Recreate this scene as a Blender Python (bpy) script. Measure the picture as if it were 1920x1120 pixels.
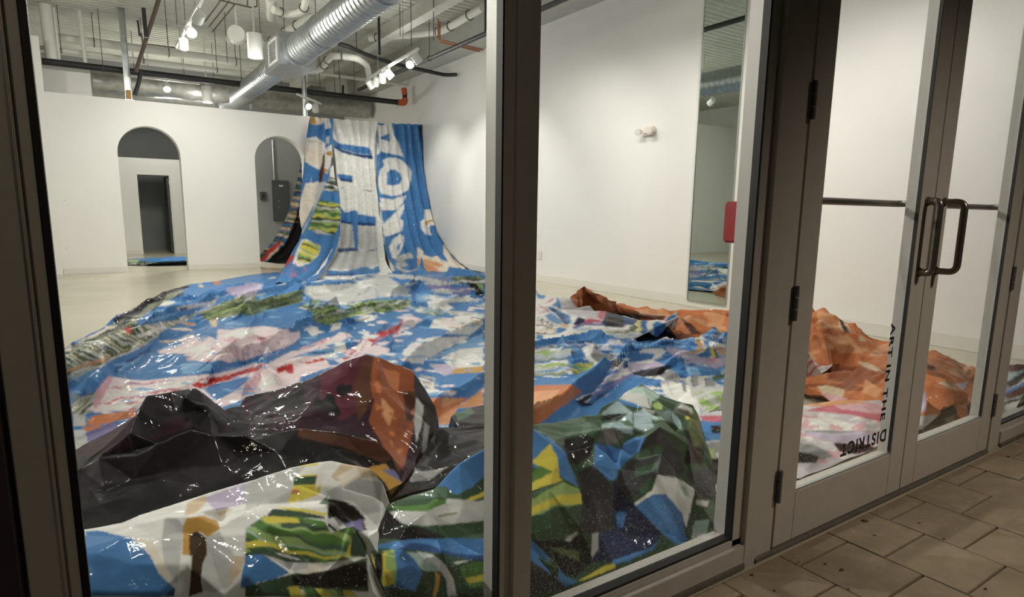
import bpy, bmesh, math, random
import numpy as np
from mathutils import Vector, Matrix, Euler
from mathutils.geometry import delaunay_2d_cdt

for o in list(bpy.data.objects): bpy.data.objects.remove(o, do_unlink=True)
S = bpy.context.scene
COL = S.collection
random.seed(7)

# ------------------------------------------------------------------ camera
PPX, PPY, FPX, CH = 960.0, 600.0, 1174.96, 1.1
def _rot(yaw, pit, rol):
    cy, sy = math.cos(yaw), math.sin(yaw)
    f = np.array([sy*math.cos(pit), cy*math.cos(pit), -math.sin(pit)])
    r = np.array([cy, -sy, 0.0]); d = np.cross(f, r)
    c, s = math.cos(rol), math.sin(rol)
    return np.stack([c*r+s*d, -s*r+c*d, f])
RM = _rot(math.radians(33.68973), math.radians(9.60325), math.radians(-0.73931))
CAM = np.array([0, 0, CH])
cd = bpy.data.cameras.new('camera'); cam = bpy.data.objects.new('camera', cd); COL.objects.link(cam)
cd.sensor_fit = 'HORIZONTAL'; cd.sensor_width = 36; cd.lens = FPX/1920*36
cd.shift_y = (PPY-560)/1920; cd.clip_start = 0.05; cd.clip_end = 200
m = Matrix.Identity(4)
for i in range(3):
    m[i][0] = RM[0][i]; m[i][1] = -RM[1][i]; m[i][2] = -RM[2][i]; m[i][3] = CAM[i]
cam.matrix_world = m
S.camera = cam

# ------------------------------------------------------------------ world, added outdoor spots, exposure
W = bpy.data.worlds.new('night_street'); S.world = W; W.use_nodes = True
bg = W.node_tree.nodes['Background']; bg.inputs[0].default_value = (0.42, 0.36, 0.33, 1); bg.inputs[1].default_value = 0.011
vs = S.view_settings
vs.view_transform = 'Standard'; vs.look = 'None'; vs.gamma = 1; vs.use_curve_mapping = False
vs.exposure = 0.0

def lamp(name, kind, loc, energy, color=(1, .945, .87), target=None, size=.06, angle=60, blend=.6):
    d = bpy.data.lights.new(name, kind); d.energy = energy; d.color = color
    if kind in ('SPOT', 'POINT'): d.shadow_soft_size = size
    if kind == 'SPOT': d.spot_size = math.radians(angle); d.spot_blend = blend
    o = bpy.data.objects.new(name, d); COL.objects.link(o); o.location = loc
    if target is not None:
        o.rotation_euler = (Vector(target)-Vector(loc)).to_track_quat('-Z', 'Y').to_euler()
    return o
# added outdoor spots brighten the pavement and lower frame; no canopy stands here
lamp('added_outdoor_spot', 'SPOT', (3.1, -1.5, 3.2), 250, (1, .86, .68), (2.7, .6, 0.05), .12, 62, 1.0)
lamp('added_outdoor_spot', 'SPOT', (-.7, -1.6, 3.3), 50, (1, .84, .64), (-.2, 1.1, .5), .12, 60, 1.0)

# ------------------------------------------------------------------ photo pixel -> place
def ray(u, v): return RM.T @ np.array([(u-PPX)/FPX, (v-PPY)/FPX, 1.0])
def onZ(u, v, z=0.0):
    d = ray(u, v); return CAM + d*(z-CH)/d[2]
def onY(u, v, y):
    d = ray(u, v); return CAM + d*y/d[1]
def onX(u, v, x):
    d = ray(u, v); return CAM + d*x/d[0]
def project(P):
    q = (np.asarray(P)-CAM) @ RM.T
    return np.stack([PPX+FPX*q[:, 0]/q[:, 2], PPY+FPX*q[:, 1]/q[:, 2]], 1)

# ------------------------------------------------------------------ tagging and mesh helpers
def tag(o, label=None, cat=None, group=None, kind=None):
    if label: o['label'] = label
    if cat: o['category'] = cat
    if group: o['group'] = group
    if kind: o['kind'] = kind
    return o
def empty(name, loc=(0, 0, 0)):
    o = bpy.data.objects.new(name, None); COL.objects.link(o); o.location = loc; o.empty_display_size = .1
    return o
class MB:
    def __init__(s): s.v = []; s.f = []
    def add(s, vs_, fs):
        n = len(s.v); s.v += [tuple(p) for p in vs_]; s.f += [tuple(i+n for i in f) for f in fs]; return s
    def box(s, x0, x1, y0, y1, z0, z1):
        return s.add([(x0,y0,z0),(x1,y0,z0),(x1,y1,z0),(x0,y1,z0),(x0,y0,z1),(x1,y0,z1),(x1,y1,z1),(x0,y1,z1)],
                     [(3,2,1,0),(4,5,6,7),(0,1,5,4),(1,2,6,5),(2,3,7,6),(3,0,4,7)])
    def obox(s, c, ax, ay, az):
        c, ax, ay, az = map(np.array, (c, ax, ay, az)); vs_ = []
        for z in (-1, 1):
            for x, y in ((-1,-1),(1,-1),(1,1),(-1,1)): vs_.append(c+ax*x+ay*y+az*z)
        return s.add(vs_, [(3,2,1,0),(4,5,6,7),(0,1,5,4),(1,2,6,5),(2,3,7,6),(3,0,4,7)])
    def tube(s, pts, r, n=12, caps=True):
        pts = [np.array(p, float) for p in pts]; rs = r if isinstance(r, (list, tuple)) else [r]*len(pts)
        rings = []; up = None
        for i, p in enumerate(pts):
            if i == 0: t = pts[1]-p
            elif i == len(pts)-1: t = p-pts[i-1]
            else: t = (pts[i+1]-p)/max(1e-9, np.linalg.norm(pts[i+1]-p)) + (p-pts[i-1])/max(1e-9, np.linalg.norm(p-pts[i-1]))
            t = t/np.linalg.norm(t)
            if up is None:
                up = np.array([0, 0, 1.0]) if abs(t[2]) < .9 else np.array([1.0, 0, 0])
            a = np.cross(t, up); a /= np.linalg.norm(a); b = np.cross(a, t); up = b
            rings.append([p+rs[i]*(math.cos(2*math.pi*k/n)*a+math.sin(2*math.pi*k/n)*b) for k in range(n)])
        vs_ = [q for R_ in rings for q in R_]; fs = []
        for i in range(len(rings)-1):
            for k in range(n):
                k2 = (k+1) % n; fs.append((i*n+k, i*n+k2, (i+1)*n+k2, (i+1)*n+k))
        if caps:
            fs.append(tuple(range(n))); fs.append(tuple(reversed(range((len(rings)-1)*n, len(rings)*n))))
        return s.add(vs_, fs)
    def ring(s, c, axis, R, r, n=20, k=6):
        axis = np.array(axis, float); axis /= np.linalg.norm(axis)
        a = np.cross(axis, [0, 0, 1.0]) if abs(axis[2]) < .9 else np.cross(axis, [1.0, 0, 0]); a /= np.linalg.norm(a); b = np.cross(axis, a)
        vs_ = []; fs = []
        for i in range(n):
            t = 2*math.pi*i/n; d = math.cos(t)*a+math.sin(t)*b
            for j in range(k):
                q = 2*math.pi*j/k; vs_.append(np.array(c)+d*(R+r*math.cos(q))+axis*r*math.sin(q))
        for i in range(n):
            for j in range(k):
                fs.append((i*k+j, ((i+1) % n)*k+j, ((i+1) % n)*k+(j+1) % k, i*k+(j+1) % k))
        return s.add(vs_, fs)
    def build(s, name, mat, parent=None, smooth=False, bevel=0):
        me = bpy.data.meshes.new(name); me.from_pydata([tuple(map(float, p)) for p in s.v], [], s.f)
        bm = bmesh.new(); bm.from_mesh(me); bmesh.ops.recalc_face_normals(bm, faces=bm.faces[:])
        if bevel: bmesh.ops.bevel(bm, geom=bm.edges[:], offset=bevel, segments=2, affect='EDGES', clamp_overlap=True)
        bm.to_mesh(me); bm.free()
        if smooth:
            me.polygons.foreach_set('use_smooth', [True]*len(me.polygons))
            try: me.set_sharp_from_angle(angle=math.radians(40))
            except Exception: pass
        o = bpy.data.objects.new(name, me); COL.objects.link(o); me.materials.append(mat)
        if parent: 
            o.parent = parent; o.matrix_parent_inverse = Matrix.Translation(-Vector(parent.location))
        return o
def corners(pts, r=.12, n=5):
    """round the inner corners of a polyline"""
    pts = [np.array(p, float) for p in pts]; out = [pts[0]]
    for i in range(1, len(pts)-1):
        a, b, c = pts[i-1], pts[i], pts[i+1]
        d1 = a-b; d2 = c-b; l = min(r, .45*np.linalg.norm(d1), .45*np.linalg.norm(d2))
        p = b+d1/np.linalg.norm(d1)*l; q = b+d2/np.linalg.norm(d2)*l
        for k in range(n+1):
            t = k/n; out.append((1-t)**2*p+2*t*(1-t)*b+t*t*q)
    out.append(pts[-1]); return out

# ------------------------------------------------------------------ materials
def lin(c):
    return tuple(((x/255)/12.92 if x/255 <= .04045 else ((x/255+.055)/1.055)**2.4) for x in c)
def mat(name, col, rough=.6, metal=0., spec=.5, noise=0., nscale=8., bump=0., bscale=60., coat=0., stretch=None):
    m_ = bpy.data.materials.new(name); m_.use_nodes = True; nt = m_.node_tree; N = nt.nodes; L = nt.links
    b = N['Principled BSDF']; c = lin(col)
    b.inputs['Base Color'].default_value = (*c, 1); b.inputs['Roughness'].default_value = rough
    b.inputs['Metallic'].default_value = metal; b.inputs['Specular IOR Level'].default_value = spec
    b.inputs['Coat Weight'].default_value = coat; b.inputs['Coat Roughness'].default_value = .12
    tc = N.new('ShaderNodeTexCoord'); mp = N.new('ShaderNodeMapping'); L.new(tc.outputs['Object'], mp.inputs['Vector'])
    if stretch: mp.inputs['Scale'].default_value = stretch
    if noise:
        nz = N.new('ShaderNodeTexNoise'); nz.inputs['Scale'].default_value = nscale; nz.inputs['Detail'].default_value = 6
        L.new(mp.outputs[0], nz.inputs['Vector'])
        mr = N.new('ShaderNodeMapRange'); mr.inputs[1].default_value = .3; mr.inputs[2].default_value = .7
        mr.inputs[3].default_value = 1-noise; mr.inputs[4].default_value = 1+noise; L.new(nz.outputs['Fac'], mr.inputs[0])
        vm = N.new('ShaderNodeVectorMath'); vm.operation = 'SCALE'; vm.inputs[0].default_value = c
        L.new(mr.outputs[0], vm.inputs['Scale']); L.new(vm.outputs[0], b.inputs['Base Color'])
    if bump:
        nb = N.new('ShaderNodeTexNoise'); nb.inputs['Scale'].default_value = bscale; nb.inputs['Detail'].default_value = 4
        L.new(mp.outputs[0], nb.inputs['Vector'])
        bp = N.new('ShaderNodeBump'); bp.inputs['Strength'].default_value = bump; bp.inputs['Distance'].default_value = .01
        L.new(nb.outputs['Fac'], bp.inputs['Height']); L.new(bp.outputs[0], b.inputs['Normal'])
    return m_
def emit(name, col, strength):
    m_ = bpy.data.materials.new(name); m_.use_nodes = True; nt = m_.node_tree
    b = nt.nodes['Principled BSDF']; b.inputs['Base Color'].default_value = (.8, .8, .8, 1)
    b.inputs['Emission Color'].default_value = (*lin(col), 1); b.inputs['Emission Strength'].default_value = strength
    return m_
M_wall = mat('white_wall_paint', (234, 232, 229), .55, noise=.015, nscale=3, bump=.03, bscale=150)
M_base = mat('white_baseboard_paint', (224, 221, 214), .4)
M_grey = mat('grey_wall_paint', (150, 152, 152), .7, noise=.05, nscale=2)
M_floor = mat('polished_concrete', (196, 188, 168), .22, noise=.06, nscale=1.6, spec=.45)
M_deck = mat('metal_deck_paint', (208, 208, 198), .6, noise=.06, nscale=5)
M_soffit = mat('concrete_soffit', (190, 190, 182), .8, noise=.07, nscale=6)
M_frame = mat('bronze_anodised_aluminium', (178, 174, 168), .45, metal=.1, noise=.03, nscale=20)
M_gasket = mat('black_gasket_rubber', (14, 14, 16), .6)
M_galv = mat('galvanised_steel', (178, 182, 184), .34, metal=.85, noise=.1, nscale=14)
M_pvc = mat('white_pvc', (226, 224, 216), .45, noise=.03, nscale=10)
M_black = mat('black_pipe_paint', (34, 34, 36), .5, noise=.1, nscale=20)
M_grayp = mat('dark_grey_pipe', (62, 62, 64), .5)
M_orange = mat('orange_cpvc', (196, 88, 44), .5)
M_copper = mat('copper_tube', (190, 120, 84), .35, metal=.8)
M_whitem = mat('white_metal', (224, 224, 220), .4)
M_rust = mat('brown_steel_rod', (92, 78, 70), .6, noise=.15, nscale=30)
M_ochre = mat('ochre_tape_and_reflection', (176, 138, 80), .8)
M_foil = mat('foil_insulation', (170, 170, 166), .35, metal=.6, noise=.2, nscale=9, bump=.8, bscale=14)
M_red = mat('red_painted_box', (150, 22, 30), .45)
M_plastic = mat('cream_plastic', (228, 218, 206), .45)
M_dgrey = mat('dark_grey_metal', (74, 76, 78), .5)
M_lamp = emit('lamp_lens', (255, 250, 240), 40)
M_vinyl = mat('black_vinyl_lettering', (18, 18, 20), .5)
M_steel = mat('brushed_bronze_steel', (120, 114, 106), .3, metal=.8)
M_alu = mat('mill_aluminium_threshold', (120, 116, 110), .45, metal=.4, noise=.15, nscale=25)

def glass_mat(name, z0, dust):
    """thin clear pane: transparent with a Fresnel reflection, specks of dried dirt towards its bottom edge"""
    m_ = bpy.data.materials.new(name); m_.use_nodes = True; nt = m_.node_tree; N = nt.nodes; L = nt.links; N.clear()
    out = N.new('ShaderNodeOutputMaterial'); tr = N.new('ShaderNodeBsdfTransparent'); tr.inputs[0].default_value = (.95, .97, .96, 1)
    gl = N.new('ShaderNodeBsdfGlossy'); gl.inputs['Roughness'].default_value = .015
    lw = N.new('ShaderNodeLayerWeight'); lw.inputs['Blend'].default_value = .5
    pw = N.new('ShaderNodeMath'); pw.operation = 'POWER'; pw.inputs[1].default_value = 5; L.new(lw.outputs['Facing'], pw.inputs[0])
    fr = N.new('ShaderNodeMath'); fr.operation = 'MULTIPLY_ADD'; fr.inputs[1].default_value = .92; fr.inputs[2].default_value = .035; L.new(pw.outputs[0], fr.inputs[0])
    mx = N.new('ShaderNodeMixShader'); L.new(fr.outputs[0], mx.inputs[0]); L.new(tr.outputs[0], mx.inputs[1]); L.new(gl.outputs[0], mx.inputs[2])
    tc = N.new('ShaderNodeTexCoord')
    vo = N.new('ShaderNodeTexVoronoi'); vo.inputs['Scale'].default_value = 230; L.new(tc.outputs['Object'], vo.inputs['Vector'])
    cr = N.new('ShaderNodeMath'); cr.operation = 'LESS_THAN'; cr.inputs[1].default_value = .2; L.new(vo.outputs['Distance'], cr.inputs[0])
    nz = N.new('ShaderNodeTexNoise'); nz.inputs['Scale'].default_value = 95; nz.inputs['Detail'].default_value = 2; L.new(tc.outputs['Object'], nz.inputs['Vector'])
    sx = N.new('ShaderNodeSeparateXYZ'); L.new(tc.outputs['Object'], sx.inputs[0])
    mr = N.new('ShaderNodeMapRange'); mr.inputs[1].default_value = z0; mr.inputs[2].default_value = z0+.45; mr.inputs[3].default_value = .40; mr.inputs[4].default_value = .74
    L.new(sx.outputs['Z'], mr.inputs[0])
    gt = N.new('ShaderNodeMath'); gt.operation = 'GREATER_THAN'; L.new(nz.outputs['Fac'], gt.inputs[0]); L.new(mr.outputs[0], gt.inputs[1])
    mu = N.new('ShaderNodeMath'); mu.operation = 'MULTIPLY'; L.new(gt.outputs[0], mu.inputs[0]); L.new(cr.outputs[0], mu.inputs[1])
    m2 = N.new('ShaderNodeMath'); m2.operation = 'MULTIPLY'; m2.inputs[1].default_value = dust; L.new(mu.outputs[0], m2.inputs[0])
    df = N.new('ShaderNodeBsdfDiffuse'); df.inputs[0].default_value = (.5, .48, .45, 1)
    tl = N.new('ShaderNodeBsdfTranslucent'); tl.inputs[0].default_value = (.5, .48, .45, 1)
    ad = N.new('ShaderNodeMixShader'); L.new(df.outputs[0], ad.inputs[1]); L.new(tl.outputs[0], ad.inputs[2])
    m3 = N.new('ShaderNodeMixShader'); L.new(m2.outputs[0], m3.inputs[0]); L.new(mx.outputs[0], m3.inputs[1]); L.new(ad.outputs[0], m3.inputs[2])
    L.new(m3.outputs[0], out.inputs[0]); return m_
M_glass = glass_mat('window_glass', .1, .8)
M_dglass = glass_mat('door_glass', .19, .8)
def mirror_mat():
    m_ = mat('silvered_mirror', (206, 216, 208), .012, metal=1.0); return m_
M_mirror = mirror_mat()

# ------------------------------------------------------------------ room shell
XR, YB, ZC, YF = 6.11, 12.9, 4.45, 1.2
def struct(name, mb, m_, label=None, cat=None, bevel=0):
    o = mb.build(name, m_, bevel=bevel); tag(o, label, cat, kind='structure'); return o
XL = -4.5
struct('floor', MB().box(XL, XR+.1, 1.11, 20.2, -.1, 0), M_floor, 'polished pale beige concrete gallery floor', 'floor')
struct('wall_right', MB().box(XR, XR+.15, 1.2, 20.2, 0, 4.6), M_wall, 'long white gallery wall with the tall mirror', 'wall')
struct('wall_left', MB().box(XL-.15, XL, 1.2, 20.2, 0, 4.6), M_wall, 'white side wall of the gallery', 'wall')
struct('wall_far', MB().box(XL, XR, 20.0, 20.2, 0, 4.6), M_grey, 'grey far wall of the back room', 'wall')
struct('wall_front', MB().box(XL, XR+.15, 1.12, 1.3, 2.75, 4.6), M_wall, 'white header wall above the shop window', 'wall')
M_pier = mat('dark_plum_render', (58, 48, 56), .8, noise=.1, nscale=20)
struct('wall_pier', MB().box(-2.4, -.128, 1.08, 1.2, 0, 2.75), M_pier, 'dark exterior pier beside the shop window', 'wall')
struct('wall_corner', MB().box(XL, -.455, YB-.02, YB+.25, 0, 3.77), M_wall, 'taller white wall piece at the end of the arched wall', 'wall')
# arched partition: one outline with both arches cut in from the floor
def arch(cx, r, zs, n=24):
    return [(cx-r, 0), *[(cx-r*math.cos(math.pi*k/n), zs+r*math.sin(math.pi*k/n)) for k in range(n+1)], (cx+r, 0)]
outl = [(-.46, 0)] + arch(.951, .479, 2.04) + arch(3.155, .47, 2.05) + [(XR, 0), (XR, 2.935), (-.46, 2.935)]
mb = MB(); n = len(outl)
mb.add([(x, YB, z) for x, z in outl]+[(x, YB+.24, z) for x, z in outl],
       [tuple(range(n)), tuple(reversed(range(n, 2*n)))]+[(i, (i+1) % n, n+(i+1) % n, n+i) for i in range(n)])
struct('wall_partition', mb, M_wall, 'white partition wall with two round-topped archways', 'wall')
for i, (a, b) in enumerate(((-.45, .472), (1.43, 2.685), (3.625, XR-.02))):
    struct('baseboard_partition', MB().box(a, b, YB-.014, YB, 0, .1), M_base, bevel=.003)
struct('baseboard_right', MB().box(XR-.014, XR, 5.24, YB-.02, 0, .12), M_base, bevel=.003)
struct('baseboard_right', MB().box(XR-.014, XR, 1.3, 4.5, 0, .12), M_base, bevel=.003)
# back room
outl = [(-1.0, 0), (1.02, 0), (1.02, 1.93), (1.74, 1.93), (1.74, 0), (2.35, 0), (2.35, 2.32), (-1.0, 2.32)]
mb = MB(); n = len(outl)
mb.add([(x, 18.0, z) for x, z in outl]+[(x, 18.15, z) for x, z in outl],
       [tuple(range(n)), tuple(reversed(range(n, 2*n)))]+[(i, (i+1) % n, n+(i+1) % n, n+i) for i in range(n)])
struct('wall_back_room', mb, M_wall, 'low white back room wall with an open doorway', 'wall')
struct('baseboard_back_room', MB().box(-1, 1.0, 17.986, 18, 0, .1), M_base)
struct('wall_back_panel', MB().box(2.36, XR, 17.4, 17.6, 0, 3.0), M_grey, 'grey block wall behind the second archway', 'wall')
struct('wall_bulkhead', MB().box(XL, XR, 17.7, 17.9, 3.1, 4.5), M_grey, 'grey bulkhead high above the back room', 'wall')
dr = empty('interior_door', (1.74, 18.0, 0)); tag(dr, 'grey door standing open in the back room doorway', 'door')
MB().box(1.655, 1.695, 18.15, 18.9, .01, 1.92).build('door_leaf', M_dgrey, dr)
MB().box(1.70, 1.74, 17.985, 18.15, 0, 1.93).build('door_jamb', M_whitem, dr)
for zz in (.3, 1.0, 1.7): MB().box(1.69, 1.705, 17.99, 18.1, zz, zz+.1).build('hinge', M_galv, dr)
# ceiling: corrugated deck ribs running across the room
mb = MB(); y = 1.2; prof = []
while y < 20.1:
    prof += [(y, 4.45), (y+.07, 4.45), (y+.085, 4.415), (y+.14, 4.415), (y+.155, 4.45)]; y += .155
vs_ = []; fs = []
for (yy, zz) in prof: vs_ += [(XL, yy, zz), (XR, yy, zz)]
for i in range(len(prof)-1): fs.append((2*i, 2*i+1, 2*i+3, 2*i+2))
mb.add(vs_, fs)
struct('ceiling', mb, M_deck, 'painted corrugated metal deck ceiling with exposed services', 'ceiling')
struct('ceiling_slab', MB().box(XL, XR+.15, 1.2, 20.2, 4.5, 4.65), M_deck)
struct('ceiling_soffit', MB().box(5.62, XR, 1.3, 17.7, 4.0, 4.44), M_soffit, 'flat grey concrete soffit along the right wall', 'ceiling')
# ------------------------------------------------------------------ shop front (glass plane y=1.155, outer face y=1.11, inner face y=1.20)
GY = 1.155; TOPZ = 2.75
def swin(name, label):
    o = empty(name, (0, 1.15, 0)); tag(o, label, 'window', kind='structure'); return o
w0 = swin('window_1', 'bronze left mullion framing the wide shop window')
w1 = swin('window_2', 'wide shop window pane between the two bronze mullions')
w2 = swin('window_3', 'narrow shop window pane beside the double doors')
w3 = swin('window_4', 'shop window pane on the far side of the double doors')
# mullions: body + glazing bead + black gasket
def mullion(w, xb0, xb1, bead=None, z0=0.0, y1=1.2):
    MB().box(xb0, xb1, 1.11, y1, z0, TOPZ).build('mullion', M_frame, w, bevel=.0015)
    if bead:
        a, b = bead
        MB().box(a, b, 1.127, y1, z0, TOPZ).build('glazing_bead', M_frame, w, bevel=.001)
def gasket(w, x0, x1, z0, z1):
    MB().box(x0, x1, 1.129, 1.153, z0, z1).build('gasket', M_gasket, w)
mullion(w0, -.122, -.0765, None)
MB().box(-.0765, -.060, 1.127, 1.2, 0, TOPZ).build('glazing_bead', M_frame, w0, bevel=.001)
MB().box(-.083, -.080, 1.1085, 1.112, 0, TOPZ).build('face_groove', M_galv, w0)
MB().box(-.060, -.0495, 1.132, 1.16, .1, TOPZ).build('gasket', M_gasket, w0)
mullion(w1, .752, .803, (.7255, .752))
MB().box(.7215, .7257, 1.129, 1.153, .1, TOPZ).build('gasket', M_gasket, w1)
mullion(w2, 1.632, 1.69, (1.59, 1.632))
MB().box(1.5835, 1.5903, 1.129, 1.153, .1, TOPZ).build('gasket', M_gasket, w2)
MB().box(1.69, 1.785, 1.118, 1.2, 0, TOPZ).build('door_jamb', M_frame, w2, bevel=.0015)
MB().box(1.6915, 1.6955, 1.113, 1.119, 0, TOPZ).build('jamb_bead', M_frame, w2)
mullion(w3, 3.483, 3.60, (3.60, 3.625))
# sills: low rail with bead, gasket and sloped inner ledge under each pane
def sill(w, x0, x1):
    MB().box(x0, x1, 1.11, 1.2, .018, .078).build('sill_rail', M_frame, w, bevel=.0015)
    MB().box(x0, x1, 1.127, 1.2, .078, .1).build('sill_bead', M_frame, w, bevel=.001)
    MB().box(x0, x1, 1.131, 1.16, .1, .108).build('gasket', M_gasket, w)
    MB().box(x0, x1, 1.104, 1.215, 0, .018).build('sill_base', M_alu, w, bevel=.001)
sill(w1, -.06, .752); sill(w2, .803, 1.632); sill(w3, 3.625, 5.6)
def pane(w, x0, x1, z0, m_):
    MB().box(x0, x1, GY-.003, GY+.003, z0, TOPZ).build('pane', m_, w)
pane(w1, -.06, .73, .1, M_glass); pane(w2, .803, 1.595, .1, M_glass); pane(w3, 3.62, 5.6, .1, M_glass)
struct('trim_1', MB().box(1.69, 3.483, 1.105, 1.24, 0, .014), M_alu, 'low metal threshold under the double doors', 'threshold', bevel=.002)
struct('trim_2', MB().box(-.122, 5.6, 1.11, 1.2, TOPZ-.06, TOPZ), M_frame, 'bronze head rail above the shop window', 'frame')

def door(name, label, x0, x1, hinge_left, letters):
    d = empty(name, ((x0+x1)/2, 1.15, .014)); tag(d, label, 'door', kind='structure')
    st = .106; fy0, fy1 = 1.115, 1.166; zt = 2.68
    MB().box(x0, x0+st, fy0, fy1, .02, zt).build('stile', M_frame, d, bevel=.0015)
    MB().box(x1-st, x1, fy0, fy1, .02, zt).build('stile', M_frame, d, bevel=.0015)
    MB().box(x0+st, x1-st, fy0, fy1, .02, .192).build('bottom_rail', M_frame, d, bevel=.0015)
    MB().box(x0+st, x1-st, fy0, fy1, zt-.12, zt).build('top_rail', M_frame, d, bevel=.0015)
    g0, g1 = x0+st, x1-st
    MB().box(g0-.004, g1+.004, 1.130, 1.134, .188, zt-.116).build('pane', M_dglass, d)
    # thin light bead line round the outside of the glass
    MB().box(g0, g1, 1.119, 1.130, .192, .198).build('glazing_bead', M_galv, d)
    MB().box(g1-.0015, g1, 1.117, 1.129, .199, zt-.12).build('gasket', M_gasket, d)
    # push bar on the room side
    zb = 1.157
    MB().tube(corners([(g0-.06, 1.162, zb), (g0-.06, 1.222, zb), (g1+.06, 1.222, zb), (g1+.06, 1.162, zb)], .03), .0125).build('push_bar', M_steel, d, smooth=True)
    # pull handle on the street side
    hx = x1-.058 if hinge_left else x0+.07; hy = 1.072 if hinge_left else 1.042; hr = .0145 if hinge_left else .0125
    za, zc = 1.165, .903
    h = MB().tube(corners([(hx, 1.117, za), (hx, hy, za), (hx, hy, zc), (hx, 1.117, zc)], .03, 6), hr, 14).build('pull_handle', M_steel, d, smooth=True)
    for zz in (za, zc): MB().tube([(hx, 1.1155, zz), (hx, 1.109, zz)], .017, 16).build('handle_rose', M_steel, d, smooth=True)
    xh = x0-.003 if hinge_left else x1+.003
    for zz in (.24, .84, 1.44, 2.3):
        mb = MB()
        for k in range(3): mb.tube([(xh, 1.108, zz-.055+k*.037), (xh, 1.108, zz-.055+k*.037+.034)], .0085, 10)
        mb.build('hinge', M_dgrey, d, smooth=True)
    return d
d1 = door('door_1', 'glazed bronze door leaf with vertical black lettering on its glass', 1.79, 2.636, True, True)
d2 = door('door_2', 'glazed bronze door leaf without lettering', 2.641, 3.478, False, False)
# black lettering that runs down the glass and turns the corner
def text_mesh(body, size, origin, ex, ey, length, height):
    c = bpy.data.curves.new('lettering', 'FONT'); c.body = body; c.size = 1; c.space_character = 1.18; c.space_word = .8; c.offset = .034
    o = bpy.data.objects.new('lettering_src', c); COL.objects.link(o)
    dg = bpy.context.evaluated_depsgraph_get(); me = bpy.data.meshes.new_from_object(o.evaluated_get(dg))
    bpy.data.objects.remove(o, do_unlink=True)
    co = np.zeros(len(me.vertices)*3); me.vertices.foreach_get('co', co); co = co.reshape(-1, 3)
    x0, x1 = co[:, 0].min(), co[:, 0].max(); y0, y1 = co[:, 1].min(), co[:, 1].max()
    u = (co[:, 0]-x0)/(x1-x0)*length; w = (co[:, 1]-y0)/(y1-y0)*height
    P = np.array(origin)+u[:, None]*np.array(ex)+w[:, None]*np.array(ey)
    me.vertices.foreach_set('co', P.ravel()); me.update(); me.materials.append(M_vinyl)
    ob = bpy.data.objects.new('lettering', me); COL.objects.link(ob); ob.parent = d1
    ob.matrix_parent_inverse = Matrix.Translation(-Vector(d1.location))
    return ob
TY = 1.1292
a0 = onY(1673, 606, TY); a1 = onY(1650.5, 790, TY); ac = onY(1683, 607, TY)
tag(text_mesh('ART IN THE', 1, (a0[0]-.006, TY, a0[2]), (0, 0, -1), (1, 0, 0), a0[2]-a1[2], .0335), 'black letters reading ART IN THE')
b0 = onY(1660, 826, TY); b1 = onY(1575, 857, TY); 
tag(text_mesh('DISTRICT', 1, (b0[0], TY, b0[2]+.048), (-1, 0, 0), (0, 0, -1), b0[0]-b1[0], .05), 'upside-down black letters reading DISTRICT')

# ------------------------------------------------------------------ pavement of separate slabs
M_joint = mat('dark_joint_sand', (40, 35, 30), .95)
M_pav = [mat('paver_concrete', c, .85, noise=.12, nscale=14, bump=.35, bscale=90) for c in ((130, 116, 98), (127, 113, 95), (133, 119, 100))]
pv = tag(MB().box(-2.2, 8, -2.6, 1.104, -.09, -.012).build('pavement', M_joint), 'pavement of pale brown concrete slabs outside the shop front', 'pavement', kind='structure')
pm = {}
def paver(x, y, w, l):
    key = (round(w, 3), round(l, 3), random.randrange(3))
    if key not in pm:
        me_o = MB().box(-w/2, w/2, -l/2, l/2, -.05, 0).build('slab', M_pav[key[2]], bevel=.002)
        pm[key] = me_o.data; o = me_o
    else:
        o = bpy.data.objects.new('slab', pm[key]); COL.objects.link(o)
    o.parent = pv; o.location = (x, y, random.uniform(-.0025, .0))
    o.rotation_euler = (random.uniform(-.004, .004), random.uniform(-.004, .004), random.uniform(-.006, .006))
PWX, PLY = .2855, .24
for i in range(-11, 13):
    xc = 1.9425+i*PWX
    off = 1.022 if i % 2 == 0 else .902
    j = 0
    first_l = 1.100-off
    paver(xc, off+first_l/2, PWX-.003, first_l-.004)
    while off-(j+1)*PLY > -1.4:
        if xc > -.6: paver(xc, off-(j+.5)*PLY, PWX-.003, PLY-.005)
        j += 1
# fallen leaf scraps and grit on the slabs
M_leaf = mat('dry_leaf', (78, 58, 36), .9); M_grit = mat('pale_grit', (186, 176, 164), .9)
def scrap(x, y, s, m_, name, label, cat, group):
    mb = MB(); k = 6; pts = []
    for q in range(k):
        t = 2*math.pi*q/k+random.uniform(-.3, .3); r = s*random.uniform(.5, 1.1); pts.append((x+r*math.cos(t)*1.5, y+r*math.sin(t)))
    mb.add([(a, b, .001) for a, b in pts]+[(x, y, .001+s*.55)], [(q, (q+1) % k, k) for q in range(k)]+[tuple(reversed(range(k)))])
    tag(mb.build(name, m_), label, cat, group)
for (u, v, s) in ((1578, 1069, .010), (1548, 1058, .005), (1452, 1108, .005), (1890, 857, .010), (1640, 1005, .006), (1724, 981, .005), (1770, 1011, .006), (1590, 1105, .006), (1622, 978, .012), (1410, 1078, .006), (1497, 1055, .004), (1848, 1105, .007)):
    p = onZ(u, v, 0); scrap(p[0], p[1], s, M_leaf, 'leaf_scrap', 'small brown leaf scrap lying on the pavement', 'leaf', 'leaf scraps on the pavement')
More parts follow.
